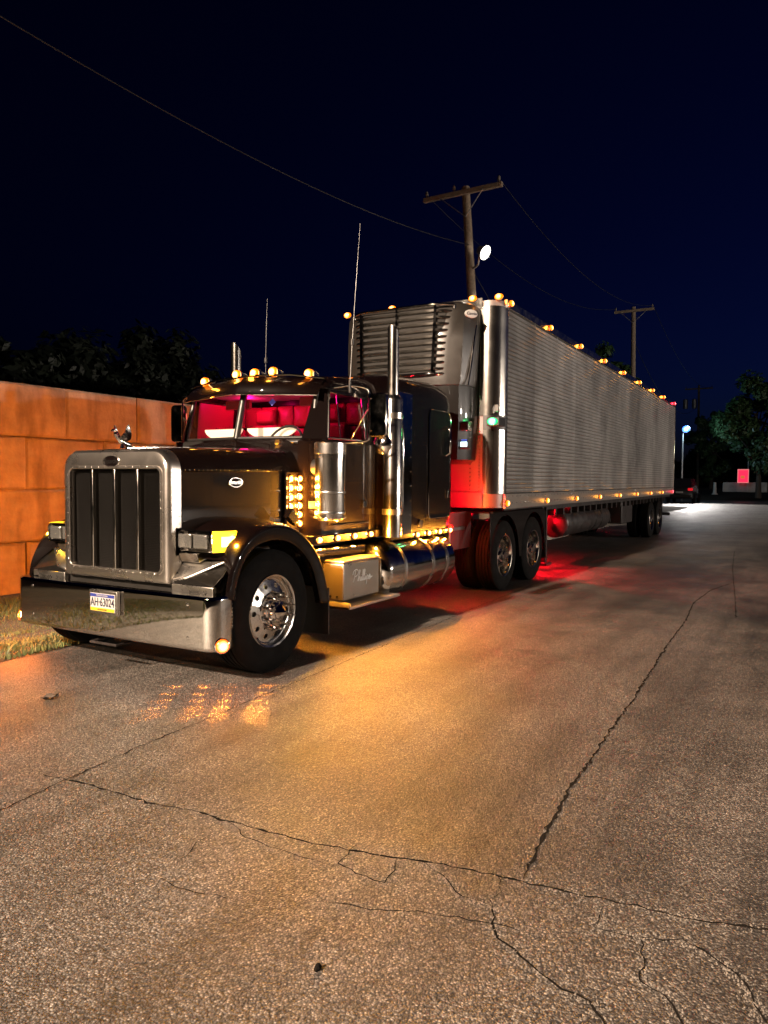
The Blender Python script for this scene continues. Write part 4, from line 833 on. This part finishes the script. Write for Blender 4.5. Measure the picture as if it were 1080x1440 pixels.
for s in (-1, 1):
    k = MB(); k.box(X0+.22, X1, min(s*1.28, s*1.315), max(s*1.28, s*1.315), TZ0, 1.435); k.build('bottom_rail', M['dull'], TR, bev=.006)
    k = MB(); k.box(X0+.20, X1, min(s*1.26, s*1.318), max(s*1.26, s*1.318), 4.10, TZ1+.01); k.build('top_rail', M['polished'], TR, bev=.008)
    k = MB()
    for j in range(90):
        x = X0+.35+j*.176
        for z in (1.30, 1.40): k.lathe([(.009, 0), (.007, .004), (.0005, .006)], facing((x, s*1.3155, z), (0, s, 0)), 6)
    k.build('rail_rivets', M['silver'], TR, 60)
    k = MB(); k.box(X1-.06, X1+.03, min(s*1.24, s*1.32), max(s*1.24, s*1.32), TZ0, TZ1); k.build('rear_post', M['polished'], TR, bev=.008)
    for i, x in enumerate((6.03, 7.94, 9.86, 11.8, 13.72, 15.65, 17.55, 19.4, 21.5)):
        red = i == 8
        marker(TR, (x, s*1.322, 4.175), (0, s, .15), 'red' if red else 'trail', (.6 if red else .9) if s < 0 else .6, (1, .02, .05) if red else AMB, x=(1, 0, 0))
    for i, x in enumerate((5.99, 7.90, 9.75, 11.6, 13.55, 15.6, 17.55, 19.5, 21.5)):
        red = i == 8
        marker(TR, (x, s*1.317, 1.30), (0, s, 0), 'red' if red else 'trail', (.6 if red else .8) if s < 0 else 3, (1, .02, .05) if red else AMB, x=(1, 0, 0))
k = MB(); k.box(X0-.012, X0+.03, -1.02, 1.02, 4.08, TZ1+.02); k.build('front_rail', M['polished'], TR, bev=.006)
for y in (-1.24, -.87, .45, 1.30): marker(TR, (X0-.012 if abs(y) < 1 else X0+.06, y, 4.23), (-1, 0, .1), 'trail', .8, x=(0, -1, 0))
k = MB(); k.box(X0-.02, X0+.0, -1.05, 1.05, 1.23, 1.46); k.build('front_sill', M['red_door'], TR, bev=.005)
k = MB(); [k.lathe([(.012, 0), (.010, .005), (.001, .008)], facing((X0-.001, y, z), (-1, 0, 0)), 6) for y in (-.85, -.45, 0, .45) for z in [1.5+.06*i for i in range(13)]]; k.build('front_rivets', M['silver'], TR, 60)
# green lamp on the corner
k = MB(); k.box(5.60, 5.86, -1.335, -1.15, 2.40, 2.52); gb = k.build('corner_lamp_box', M['black'], TR, bev=.008)
link('lens', (lambda d: d.mesh('lens', M['green_l'], 60))(dome(.07, .03, 14, 1.1, .75)), gb, M=frame((5.595, -1.24, 2.46), (0, -1, 0), (0, 0, 1)))
glow(TR, (5.52, -1.26, 2.46), .9, (.02, 1, .22), .03)
k = MB(); k.box(5.66, 5.70, -1.30, -1.24, 2.60, 2.70); k.build('corner_latch', M['silver'], TR, bev=.004)
# underside: tank, landing legs, boxes, wheels, tail bar
k = MB(); MM = frame((9.9, -.85, .80), (0, 1, 0), (0, 0, 1)); k.lathe([(.005, -.03), (.2, -.02), (.27, .02), (.285, .06), (.285, 3.55), (.27, 3.6), (.005, 3.64)], MM, 36); to = k.build('fuel_tank', M['frame'], TR, 40)
for x in (2.2, 2.75): q = MB(); q.lathe([(.286, x), (.292, x+.004), (.292, x+.08), (.286, x+.084)], MM, 36); q.build('tank_strap', M['black'], to, 40)
k = MB(); k.cyl((13.62, -1.02, .70), (13.62, -1.10, .70), .05, n=12); k.build('filler_cap', M['black'], TR, 40)
for s in (-1, 1):
    k = MB(); k.box(8.86, 8.98, s*.95-.06, s*.95+.06, .14, 1.2); k.box(8.76, 9.08, s*.95-.12, s*.95+.12, .09, .14); k.tube([(8.92, s*.95, .7), (9.6, s*.6, 1.15)], .03); k.build('landing_leg', M['frame'], TR, bev=.008)
k = MB(); k.box(6.2, 21.8, -1.2, 1.2, 1.13, TZ0+.01); [k.box(x, x+.08, -1.15, 1.15, 1.0, 1.14) for x in [9.0+.5*i for i in range(25)]]; k.build('underframe', M['frame'], TR)
k = MB(); k.box(14.9, 16.2, -1.1, 1.1, .55, 1.13); k.build('pallet_box', M['frame'], TR, bev=.02)
k = MB(); k.box(17.2, 21.6, -.55, -.45, .75, 1.13); k.box(17.2, 21.6, .45, .55, .75, 1.13); [k.cyl((x, -1, .52), (x, 1, .52), .09) for x in (18.2, 19.55)]; k.build('bogie', M['frame'], TR)
for x in (18.2, 19.55):
    for s in (-1, 1): wheel(TR, x, s, 1.12, WR, False, s < 0, True)
for s in (-1, 1):
    k = MB(); k.box(20.2, 20.22, s*.9-.33, s*.9+.33, .35, 1.15); k.build('mud_flap', M['flap'], TR, bev=.004)
k = MB(); k.box(21.75, 21.85, -1.22, 1.22, .50, .60); k.box(21.75, 21.83, -.6, -.5, .6, 1.2); k.box(21.75, 21.83, .5, .6, .6, 1.2); k.build('rear_guard', M['black'], TR, bev=.006)
for y in (-1.0, 1.0): glow(TR, (22.0, y, 1.1), 3, (1, .02, .05), .04)
# refrigeration unit
k = MB(); rows = []
for z, xf, hw, c in ((1.86, 5.36, .84, .10), (1.92, 5.22, .93, .14), (2.5, 5.16, .96, .20), (2.98, 5.12, .97, .25), (3.6, 5.14, .97, .26), (4.0, 5.17, .97, .26), (4.09, 5.22, .95, .26), (4.12, 5.30, .92, .26)):
    rows.append([(X0-.005, hw, z), (xf+c+.04, hw, z), (xf+c*.35, hw-.08, z), (xf+.03, hw-.22, z), (xf, hw-.34, z), (xf, -hw+.34, z), (xf+.03, -hw+.22, z), (xf+c*.35, -hw+.08, z), (xf+c+.04, -hw, z), (X0-.005, -hw, z)])
k.loft(rows, closed=True, cap=True); ru = k.build('refrigeration_unit', M['reefer_dark'], TR, 40)
k = MB(); def_rows = []
def hull(z, xf, hw, c, d): return [(xf+c+.22, hw+d, z), (xf+c+.04, hw+d, z), (xf+c*.35, hw-.08+d, z), (xf+.03-d*.5, hw-.20, z), (xf-d, hw-.34, z), (xf-d, -hw+.34, z), (xf+.03-d*.5, -hw+.20, z), (xf+c*.35, -hw+.08-d, z), (xf+c+.04, -hw-d, z), (xf+c+.22, -hw-d, z)]
k.loft([hull(2.93, 5.13, .93, .20, -.02), hull(2.95, 5.12, .95, .24, .03), hull(3.05, 5.12, .955, .25, .045), hull(3.6, 5.14, .965, .26, .05), hull(3.98, 5.17, .97, .26, .045), hull(4.08, 5.21, .955, .26, .03), hull(4.13, 5.30, .92, .26, -.02)], cap=False); k.build('unit_cowl', M['reefer'], ru, 40)
def grl(z, d, t):   # wraps round both corners of the cowl
    xf = 5.05+.05*max(0, (z-3.1))*.5
    return [Vector((xf+.17+d, .80*t, z)), Vector((xf+.07+d, .71*t, z)), Vector((xf+.012+d, .60*t, z)), Vector((xf+d, .45*t, z)), Vector((xf+d, 0, z)), Vector((xf+d, -.45*t, z)), Vector((xf+.012+d, -.60*t, z)), Vector((xf+.07+d, -.71*t, z)), Vector((xf+.17+d, -.80*t, z))]
k = MB(); k.loft([grl(3.10, -.004, .94), grl(4.0, -.004, 1.0)]); k.build('grille_opening', M['dark'], ru)
for i in range(10):
    z = 3.15+.088*i; t = .945+.055*(z-3.1)/.9; k = MB()
    a, b, c, d_ = grl(z-.002, -.022, t), grl(z+.008, -.042, t), grl(z+.036, -.046, t), grl(z+.042, -.010, t)
    k.loft([a, b, c, d_]); k.build('grille_slat', M['satin'], ru, 35)
k = MB(); fr0 = grl(3.10, -.02, .95); fr1 = grl(4.05, -.02, 1.01); k.tube(fr0, .022, 8); k.tube(fr1, .020, 8); k.tube([fr0[0], fr1[0]], .022, 8); k.tube([fr0[-1], fr1[-1]], .022, 8); k.build('grille_frame', M['chrome'], ru, 60)
k = MB(); k.loft([[grl(z, -.045, 1)[4]+Vector((0, dy_, 0)) for z in (3.12, 4.04)] for dy_ in (.016, -.016)]); [k.loft([[p+Vector((0, dd, 0)) for p in (grl(3.12, -.047, .95)[q], grl(4.03, -.047, 1)[q])] for dd in (.02, -.02)]) for q in (2, 6)]; k.build('grille_mullion', M['chrome'], ru)
k = MB(); k.tube(catmull([(5.30, -.985, 2.95), (5.36, -1.0, 3.2), (5.43, -1.01, 3.55), (5.50, -1.012, 3.8)], 4), .016, 8); k.build('cowl_trim', M['chrome'], ru, 60)
bd = MB(); n_ = Vector((-.55, -.83, 0)).normalized(); xx = Vector((0, 0, 1)).cross(n_)
MM = frame((5.345, -1.003, 3.93), xx, (0, 0, 1)); bd.lathe([(1, -.02), (1, .012), (.9, .016), (.01, .017)], MM @ Matrix.Diagonal((.10, .058, 1, 1)), 32); bo = bd.build('unit_badge', M['white'], ru, 40)
link('lettering', text_mesh('Carrier', .058, M['ink'], .3, .001, .0006), bo, M=MM @ Matrix.Translation((0, 0, .019)))
for a in (-.6, .2): k = MB(); k.box(5.36, 5.37, -.3+a, .3+a, 1.9, 1.905); k.build('unit_seam', M['black'], ru)
k = MB(); k.box(5.30, 5.40, -1.0, -.86, 2.07, 2.20); dp_ = k.build('display_housing', M['black'], ru, bev=.01)
n_ = Vector((-1, 0, 0))
k = MB(); k.box(5.292, 5.299, -.985, -.89, 2.10, 2.165); k.build('display_screen', M['lcd'], dp_); k = MB(); k.box(5.292, 5.299, -.985, -.90, 2.185, 2.195); k.build('display_bar', M['lcd_blue'], dp_)
glow(TR, (5.2, -.95, 2.13), .3, (.7, .9, 1), .02)
k = MB(); k.box(5.28, 5.40, -1.01, -.87, 2.32, 2.45); qb = k.build('junction_box', M['silver'], ru, bev=.008)
k = MB(); k.box(5.274, 5.281, -.99, -.89, 2.34, 2.43); k.build('junction_cover', M['black'], qb, bev=.004)
# air lines between tractor and trailer
k = MB()
for j, y in enumerate((-.28, -.2, -.12)): k.tube(catmull([(4.66, y, 1.75), (4.85, y-.1, 1.45), (5.1, y-.15, 1.3), (5.45, y-.2, 1.38), (5.72, y-.25, 1.5)], 6), .014, 8)
k.build('air_lines', M['black'], T, 60)

# ------------------------------------------------------------------ utility poles, floodlights, wires
PG = 'wooden utility poles along the lot'
def pole(label, base, top, r0, r1, arm, insul, brace=True, arm_dz=-.18):
    base, top = Vector(base), Vector(top); o = thing('utility_pole', label, 'utility pole', base, PG)
    k = MB(); n = 8; k.tube([base+(top-base)*i/n for i in range(n+1)], [r0+(r1-r0)*i/n for i in range(n+1)], 14); k.build('pole', M['wood'], o, 50)
    if arm:
        a, b = Vector(arm[0]), Vector(arm[1]); d = (b-a).normalized(); MM = frame((a+b)/2, d, (0, 0, 1)); h = (b-a).length/2
        k = MB(); k.box(-h, h, -.06, .06, .10, .20, M=MM) if False else k.box(-h, h, -.07, .07, -.06, .06, M=MM); k.build('crossarm', M['wood'], o, bev=.008)
        for t in insul:
            p = a+(b-a)*t+Vector((0, 0, .065)); q = MB(); q.lathe([(.02, 0), (.02, .06), (.05, .065), (.055, .10), (.035, .11), (.05, .13), (.045, .17), (.03, .20), (.001, .205)], Matrix.Translation(p), 12); q.build('insulator', M['porcelain'], o, 40)
        if brace:
            c = (a+b)/2; ft = top+(base-top).normalized()*.95
            q = MB(); [q.tube([c+d*u*.72+Vector((-.08, 0, -.05)), ft+Vector((-.16, 0, 0))], .016, 6) for u in (-1, 1)]; q.build('arm_brace', M['galv'], o, 60)
    return o
p1 = pole('leaning wooden utility pole with a crossarm, carrying the white floodlight', (17, 3.42, 0), (17, 4.21, 10.62), .17, .125, ((16.84, 5.56, 10.40), (16.84, 2.96, 10.43)), (.04, .40, .96))
p2 = pole('distant dark utility pole rising behind the trailer roof', (40, 3.55, 0), (40, 3.70, 11.65), .17, .12, ((39.85, 4.75, 11.4), (39.85, 2.55, 11.4)), (.04, .96))
p3 = pole('thin far utility pole with transformer cans near the blue light', (85, 5.25, 0), (85, 5.37, 12.4), .16, .11, ((84.85, 6.8, 12.0), (84.85, 3.9, 12.0)), (.04, .96), False)
for dy_ in (1.35, .42): k = MB(); k.lathe([(.01, 9.2), (.26, 9.22), (.26, 10.2), (.2, 10.26), (.01, 10.28)], Matrix.Translation((84.8, 5.35+dy_, .6)), 14); k.build('transformer', M['galv'], p3, 40)
p4 = pole('wooden utility pole on the verge ahead of the truck', (-13, 4.0, 0), (-13, 4.05, 10.6), .17, .125, ((-13.16, 5.4, 10.4), (-13.16, 2.7, 10.4)), (.04, .96))
def floodlight(label, lens, at, aim, arm_from, mat_, power, color, rad, cone=150, sz=.24, blend=.6):
    at, aim = Vector(at), Vector(aim); n = (aim-at).normalized(); o = thing('floodlight', label, 'floodlight', at)
    MM = facing(at, n); k = MB(); k.lathe([(.05, -.28), (.12, -.25), (.16, -.12), (sz*.95, -.05), (sz*1.05, -.01), (sz*1.05, .02), (sz*.98, .02), (sz*.95, 0)], MM, 24); k.build('lamp_head', M['galv'], o, 40)
    k = MB(); k.lathe([(sz*.95, 0), (sz*.6, .02), (.001, .03)], Matrix.Identity(4), 24); link('lamp_lens', k.mesh('lamp_lens', mat_, 60), o, M=MM)
    af = Vector(arm_from); k = MB(); k.tube(catmull([af, af+(at-af)*.5+Vector((0, 0, -.12)), at-n*.25+Vector((0, 0, -.2)), at-n*.2], 5), .035, 8); k.build('lamp_arm', M['galv'], o, 60)
    d = bpy.data.lights.new('lamp_light', 'SPOT'); d.energy = power; d.color = color; d.spot_size = R(cone); d.spot_blend = blend; d.shadow_soft_size = rad
    l = bpy.data.objects.new('lamp_light', d); col.objects.link(l); l.parent = o
    l.matrix_local = Matrix.Translation(n*.06) @ facing((0, 0, 0), -n); return o
floodlight('glaring white floodlight on a bracket high on the leaning pole', 'led', (16.7, 3.42, 8.45), (14.0, -9.0, 1.0), (17.0, 4.03, 8.1), M['led'], 10000, (1, .85, .71), .18, 176, .22)
floodlight('glaring blue-white floodlight far behind the trailer', 'led_blue', (60, 3.33, 5.9), (50, -1.0, 0), (60.4, 3.6, 5.6), M['led_blue'], 10000, (1, .92, .86), .2, 54, .30)
glow(bpy.data.objects['floodlight.001'], (59.6, 2.6, 5.7), 260, (.5, .8, 1), .15)
k = MB(); k.cyl((60.4, 3.62, 0), (60.4, 3.62, 6.0), .09, .07, 12); tag(k.build('light_pole', M['galv'], None, 50), 'slim pole under the blue-white floodlight', 'pole')
floodlight('warm street lamp on a tall mast over the front of the lot', 'sodium', (-20, .6, 13), (4.0, -7.3, 1.0), (-22, 3.3, 12.9), M['sodium'], 132000, (1, .75, .55), .3, 47, .3, .25)
floodlight('small unseen warm lamp added low on the verge utility pole to light the grass', 'sodium', (-12.4, 3.7, 6.5), (-6.2, 2.6, 0), (-13, 3.95, 6.3), M['sodium'], 7000, (1, .74, .48), .12, 52, .2, .4)  # added out-of-frame lamp, brightens the grass mirrored in the bumper
k = MB(); k.tube([(-22, 3.6, 0), (-22, 3.6, 6), (-22, 3.5, 12.7), (-21.9, 3.2, 13.0)], [.14, .12, .09, .07], 12); tag(k.build('light_mast', M['galv'], None, 50), 'tall steel mast carrying the warm street lamp', 'mast')
WG = 'overhead wires'
def wire(label, a, b, sag, r=.012, name='overhead_wire'):
    a, b = Vector(a), Vector(b); n = 40; k = MB(); k.tube([a+(b-a)*i/n-Vector((0, 0, 4*sag*(i/n)*(1-i/n))) for i in range(n+1)], r, 5); tag(k.build(name, M['wire'], None, 60), label, 'wire', WG)
wire('thick cable sagging across the sky to the leaning pole', (-13, 4.0, 9.2), (17, 4.03, 8.85), 1.52, .010)
wire('thin wire from the leaning pole crossarm to the distant pole, left one', (16.84, 5.5, 10.6), (39.85, 4.7, 11.6), 1.1, .010)
wire('thin wire from the leaning pole crossarm to the distant pole, right one', (16.84, 3.05, 10.6), (39.85, 2.6, 11.6), 1.1, .010)
wire('guy wire running down behind the trailer from under the floodlight', (17, 3.9, 8.0), (30, 3.6, 3.0), .3, .012)
wire('wire from the distant pole to the far transformer pole, upper one', (39.85, 2.6, 11.6), (84.85, 4.0, 12.2), 1.6, .012)
wire('wire from the distant pole to the far transformer pole, lower one', (40, 3.6, 9.6), (84.85, 5.3, 10.4), 2.4, .016)

# ------------------------------------------------------------------ warehouse across the lot (mirrored in the paintwork and the trailer)
WH = thing('warehouse', 'pale ribbed metal warehouse across the lot, facing the trailer side', 'building', (12, -34, 0))
k = MB(); k.box(-24, 50, -52, -32.02, 0, 7.2); k.build('wall', mat('warehouse_wall', (.22, .19, .16), .7, var=.3, vscale=.3), WH)
k = MB(); [k.box(x, x+.07, -32.02, -31.97, .4, 7.0) for x in [-23.8+.6*i for i in range(123)]]; o = k.build('wall_ribs', mat('warehouse_rib', (.22, .19, .16), .6), WH); o['kind'] = 'stuff'
k = MB(); k.box(-24.4, 50.4, -52.4, -31.6, 7.2, 7.5); k.build('roof', mat('warehouse_roof', (.12, .11, .11), .7), WH)
for x in (-14, -4, 4, 11.5, 21, 36): k = MB(); k.box(x, x+3.2, -31.97, -31.90, 0, 3.6); k.build('dock_door', mat('dock_door', (.16, .15, .15), .6) if 'dock_door' not in bpy.data.materials else bpy.data.materials['dock_door'], WH, bev=.02)
for i, x in enumerate((9.5, 17.5, 26.5)):
    wl = thing('wall_lamp', ('first', 'second', 'third')[i]+' wall lamp on the warehouse counted from its truck-nose end', 'wall lamp', (x, -31.7, 3.9), 'warehouse wall lamps')
    k = MB(); k.prism([(-31.96, 3.7), (-31.5, 3.7), (-31.5, 3.85), (-31.7, 4.1), (-31.96, 4.1)], 'x', x-.25, x+.25); k.build('lamp_housing', M['black'], wl, bev=.02)
    k = MB(); k.box(x-.2, x+.2, -31.495, -31.488, 3.71, 3.83); k.build('lamp_lens', M['wall_lens'], wl)
    d = bpy.data.lights.new('lamp_light', 'SPOT'); d.energy = 7600; d.color = (1, .86, .74); d.spot_size = R(130); d.spot_blend = .5; d.shadow_soft_size = .2
    l = bpy.data.objects.new('lamp_light', d); col.objects.link(l); l.parent = wl; l.matrix_local = Matrix.Translation((0, .4, 0)) @ facing((0, 0, 0), (0, -1, -.05))
    glow(wl, (x, -31.0, 3.9), 160, (1, .80, .60), .2)

# ------------------------------------------------------------------ trees
def tree(label, base, height, rx, ry, zlow, mt, n, seed, leaf=.16, group=None, clumps=34):
    rr = random.Random(seed); base = Vector(base); o = thing('leafy_tree', label, 'tree', base, group)
    k = MB(); tp = base+Vector((rr.uniform(-.4, .4), rr.uniform(-.4, .4), height*.72)); k.tube(catmull([base, base+(tp-base)*.4+Vector((.12, -.1, 0)), tp], 4), [height*.026*(1-.085*i) for i in range(9)], 10)
    cs = []
    cz = (height+zlow)/2; rz = (height-zlow)/2
    for i in range(clumps):
        u = rr.uniform(-1, 1); a = rr.uniform(0, 6.283); q = math.sqrt(1-u*u); t = rr.uniform(.45, 1.0)
        c = base+Vector((rx*t*q*math.cos(a), ry*t*q*math.sin(a), cz+rz*t*u)); cs.append((c, rr.uniform(.16, .36)*min(rx, rz)))
        if i % 3 == 0:
            st = base+(tp-base)*rr.uniform(.35, .95); k.tube([st, st+(c-st)*.5+Vector((0, 0, .2)), c], [height*.009, height*.006, height*.002], 6)
    k.build('trunk', M['bark'], o, 60)
    vs, fs = [], []
    for i in range(n):
        c, cr = cs[rr.randrange(len(cs))]; d = Vector((rr.gauss(0, 1), rr.gauss(0, 1), rr.gauss(0, .8))); d = d.normalized()*cr*rr.random()**.45
        p = c+d; nrm = (d.normalized()+Vector((rr.gauss(0, .5), rr.gauss(0, .5), .6+rr.gauss(0, .4)))).normalized(); u = nrm.orthogonal().normalized(); u = Matrix.Rotation(rr.uniform(0, 6.28), 3, nrm) @ u; v_ = nrm.cross(u); s = leaf*rr.uniform(.6, 1.3); b = len(vs)
        vs += [p-u*s, p+v_*s*.45-u*s*.1, p+u*s, p-v_*s*.45-u*s*.1]; fs.append((b, b+1, b+2, b+3))
    me = bpy.data.meshes.new('crown'); me.from_pydata([tuple(x) for x in vs], [], fs); me.materials.append(mt); link('crown', me, o); return o
TG = 'trees behind the wall'; BG_ = 'trees at the far edge of the lot'
tree('dark bushy tree behind the wall, nearest the truck roof lights', (13.2, 14.5, 0), 6.6, 3.0, 2.4, .8, M['leaf_dark'], 18000, 3, .18, TG, 60)
tree('dark broad tree behind the wall, above its end at the picture edge', (10.2, 14.6, 0), 5.5, 2.2, 2.0, .8, M['leaf_dark'], 14000, 4, .18, TG, 50)
tree('dark slim tree behind the wall between the broad tree and open sky', (8.9, 15.5, 0), 5.6, 1.0, 1.0, 1.2, M['leaf_dark'], 8000, 5, .17, TG, 26)
tree('dark tree seen over the trailer roof beside the distant pole', (45, 6.0, 0), 10.3, 1.9, 1.7, 3, M['leaf_mid'], 6000, 6, .2, BG_)
tree('large leafy tree lit green by the blue-white floodlight', (63, -1.9, .3), 9.6, 3.2, 3.4, 2.6, M['leaf_mid'], 16000, 8, .22, BG_, 46)
tree('dark tall tree behind the lit leafy tree at the right picture edge', (72, -6.0, .6), 10.5, 3.5, 4.0, 1.5, M['leaf_mid'], 12000, 9, .24, BG_, 46)
tree('dark tree left of the far transformer pole behind the blue floodlight', (78, 3.2, .8), 8.6, 2.2, 2.6, 1.0, M['leaf_mid'], 8000, 10, .22, BG_)
# shadowy wood beyond the lot
vs, fs = [], []; rr = random.Random(21)
for i in range(26000):
    y = rr.uniform(-30, 26); h = 4.3+.9*math.sin(y*.55)+.7*math.sin(y*1.3+1); p = Vector((rr.uniform(86, 92), y, 1+h*rr.random()**.7)); u = Vector((rr.gauss(0, 1), rr.gauss(0, 1), rr.gauss(0, 1))).normalized(); v_ = u.orthogonal().normalized(); s = rr.uniform(.2, .4); b = len(vs)
    vs += [p-u*s, p+v_*s*.5, p+u*s, p-v_*s*.5]; fs.append((b, b+1, b+2, b+3))
me = bpy.data.meshes.new('woods'); me.from_pydata([tuple(x) for x in vs], [], fs); me.materials.append(M['leaf_dark']); tag(link('woods', me), 'dark wooded strip closing off the far end of the lot', 'woods', kind='stuff')

# ------------------------------------------------------------------ far end of the lot: sign, barrier, marker, car
k = MB(); k.prism([(-2.45, .75), (1.0, .75), (.98, 1.58), (-2.43, 1.60)], 'x', 65.6, 66.2); tag(k.build('concrete_barrier', M['concrete_far'], None, bev=.04), 'long low concrete barrier under the glowing red sign', 'barrier')
sg = thing('road_sign', 'glowing red square sign standing over the far barrier', 'sign', (65.3, -.6, .8))
k = MB(); k.box(65.24, 65.30, -1.03, -.18, 1.55, 2.70); so = k.build('sign_panel', M['signface'], sg, bev=.01)
k = MB(); [k.box(65.225, 65.2385, a, b, c, d_) for a, b, c, d_ in ((-1.04, -.17, 2.63, 2.71), (-1.04, -.17, 1.54, 1.60), (-1.04, -.98, 1.60, 2.63), (-.23, -.17, 1.60, 2.63))]; k.build('sign_border', M['signrim'], so)
k = MB(); k.box(65.222, 65.238, -.72, -.42, 1.92, 2.15); k.build('sign_mark', mat('sign_mark', (.5, .12, .05), .5, emit=(1, .2, .06), estr=.6), so)
k = MB(); k.box(65.31, 65.37, -1.0, -.94, .8, 4.1); k.build('sign_post', M['galv'], sg)
k = MB(); k.lathe([(.26, .55), (.26, .6), (.16, .62), (.10, 1.55), (.08, 1.58), (.001, 1.58)], Matrix.Translation((63.6, 1.42, 0)), 16); tag(k.build('traffic_marker', M['concrete_far'], None, 40), 'pale tapered marker post beside the far concrete barrier', 'marker post')
C = thing('parked_car', 'dark sport utility car parked beyond the trailer, tail towards it', 'car', (57, 0, 0))
def cs_(x, hw, zb, pts): return [(x, s_*y, z) for s_, seq in ((1, pts), (-1, list(reversed(pts)))) for y, z in seq]
k = MB(); lo = lambda x, w_, z0, z1: cs_(x, 0, 0, [(w_*.92, z0), (w_, z0+.12), (w_, z1-.15), (w_*.96, z1)])
k.loft([lo(54.7, .84, .45, 1.12), lo(54.8, .93, .32, 1.18), lo(56, .96, .28, 1.2), lo(58, .96, .28, 1.16), lo(59.2, .92, .3, 1.06), lo(59.5, .8, .42, .9)], closed=True, cap=True); k.build('body', M['carpaint'], C, 40)
k = MB(); k.loft([[(x, s_*y, z) for s_, y in ((1, 1), (-1, 1)) for y, z in ()] or [(xa, .86, 1.17), (xb, .72, 1.86), (xb, -.72, 1.86), (xa, -.86, 1.17)] for xa, xb in ((54.8, 55.15), (56.6, 56.6), (58.2, 57.5))], closed=True, cap=True); k.build('cabin', M['carpaint'], C, 30)
k = MB(); k.add([(54.84, .72, 1.24), (55.10, .62, 1.74), (55.10, -.62, 1.74), (54.84, -.72, 1.24)], [(0, 1, 2, 3)]); k.build('rear_window', M['reefer_dark'], C)
for s in (-1, 1):
    k = MB(); k.box(54.66, 54.84, s*.76-.17, s*.76+.17, .95, 1.14); k.build('tail_lamp', M['taillamp'], C, bev=.03)
    for x in (55.6, 58.5):
        k = MB(); k.lathe([(.01, -.1), (.2, -.1), (.33, -.1), (.36, -.05), (.36, .06), (.33, .1), (.22, .1), (.2, .07), (.01, .06)], frame((x, s*.9, .36), (1, 0, 0), (0, 0, 1)), 24); k.build('wheel', M['rubber'], C, 40)
k = MB(); k.box(54.62, 54.72, -.85, .85, .42, .62); k.build('rear_bumper', M['black'], C, bev=.04)
k = MB(); k.box(54.64, 54.70, -.26, .26, .76, .88); k.build('rear_plate', M['white'], C, bev=.01)
C.location = (57, 3.0, 0)

# ------------------------------------------------------------------ litter
k = MB(); k.loft([[(-.717+dx, -.271+dy_, .012+.01*math.sin(dx*60+dy_*40)) for dy_ in (-.03, 0, .03)] for dx in (-.06, -.03, 0, .03, .06)]); k.v = [(x, y+.0, z+(.015 if abs(y+.271) > .02 else 0)) for x, y, z in k.v]; tag(k.build('dead_leaf', M['bark'], None, 60), 'curled dead leaf lying in front of the bumper', 'leaf')
k = MB(); k.lathe([(.001, 0), (.016, .002), (.018, .01), (.010, .02), (.001, .022)], Matrix.Translation((-2.177, -3.692, 0)) @ Matrix.Diagonal((1, .6, 1, 1)), 7); tag(k.build('pebble', M['crack'], None), 'small dark pebble alone on the foreground asphalt', 'pebble')
for o in bpy.data.objects:
    if o.name.split('.')[0] in ('bumper_bolts', 'shell_rivets', 'hood_rivets', 'panel_rivets', 'corner_rivets', 'rail_rivets', 'front_rivets', 'cleaner_clips', 'box_bolts', 'grille_screen'): o['kind'] = 'stuff'
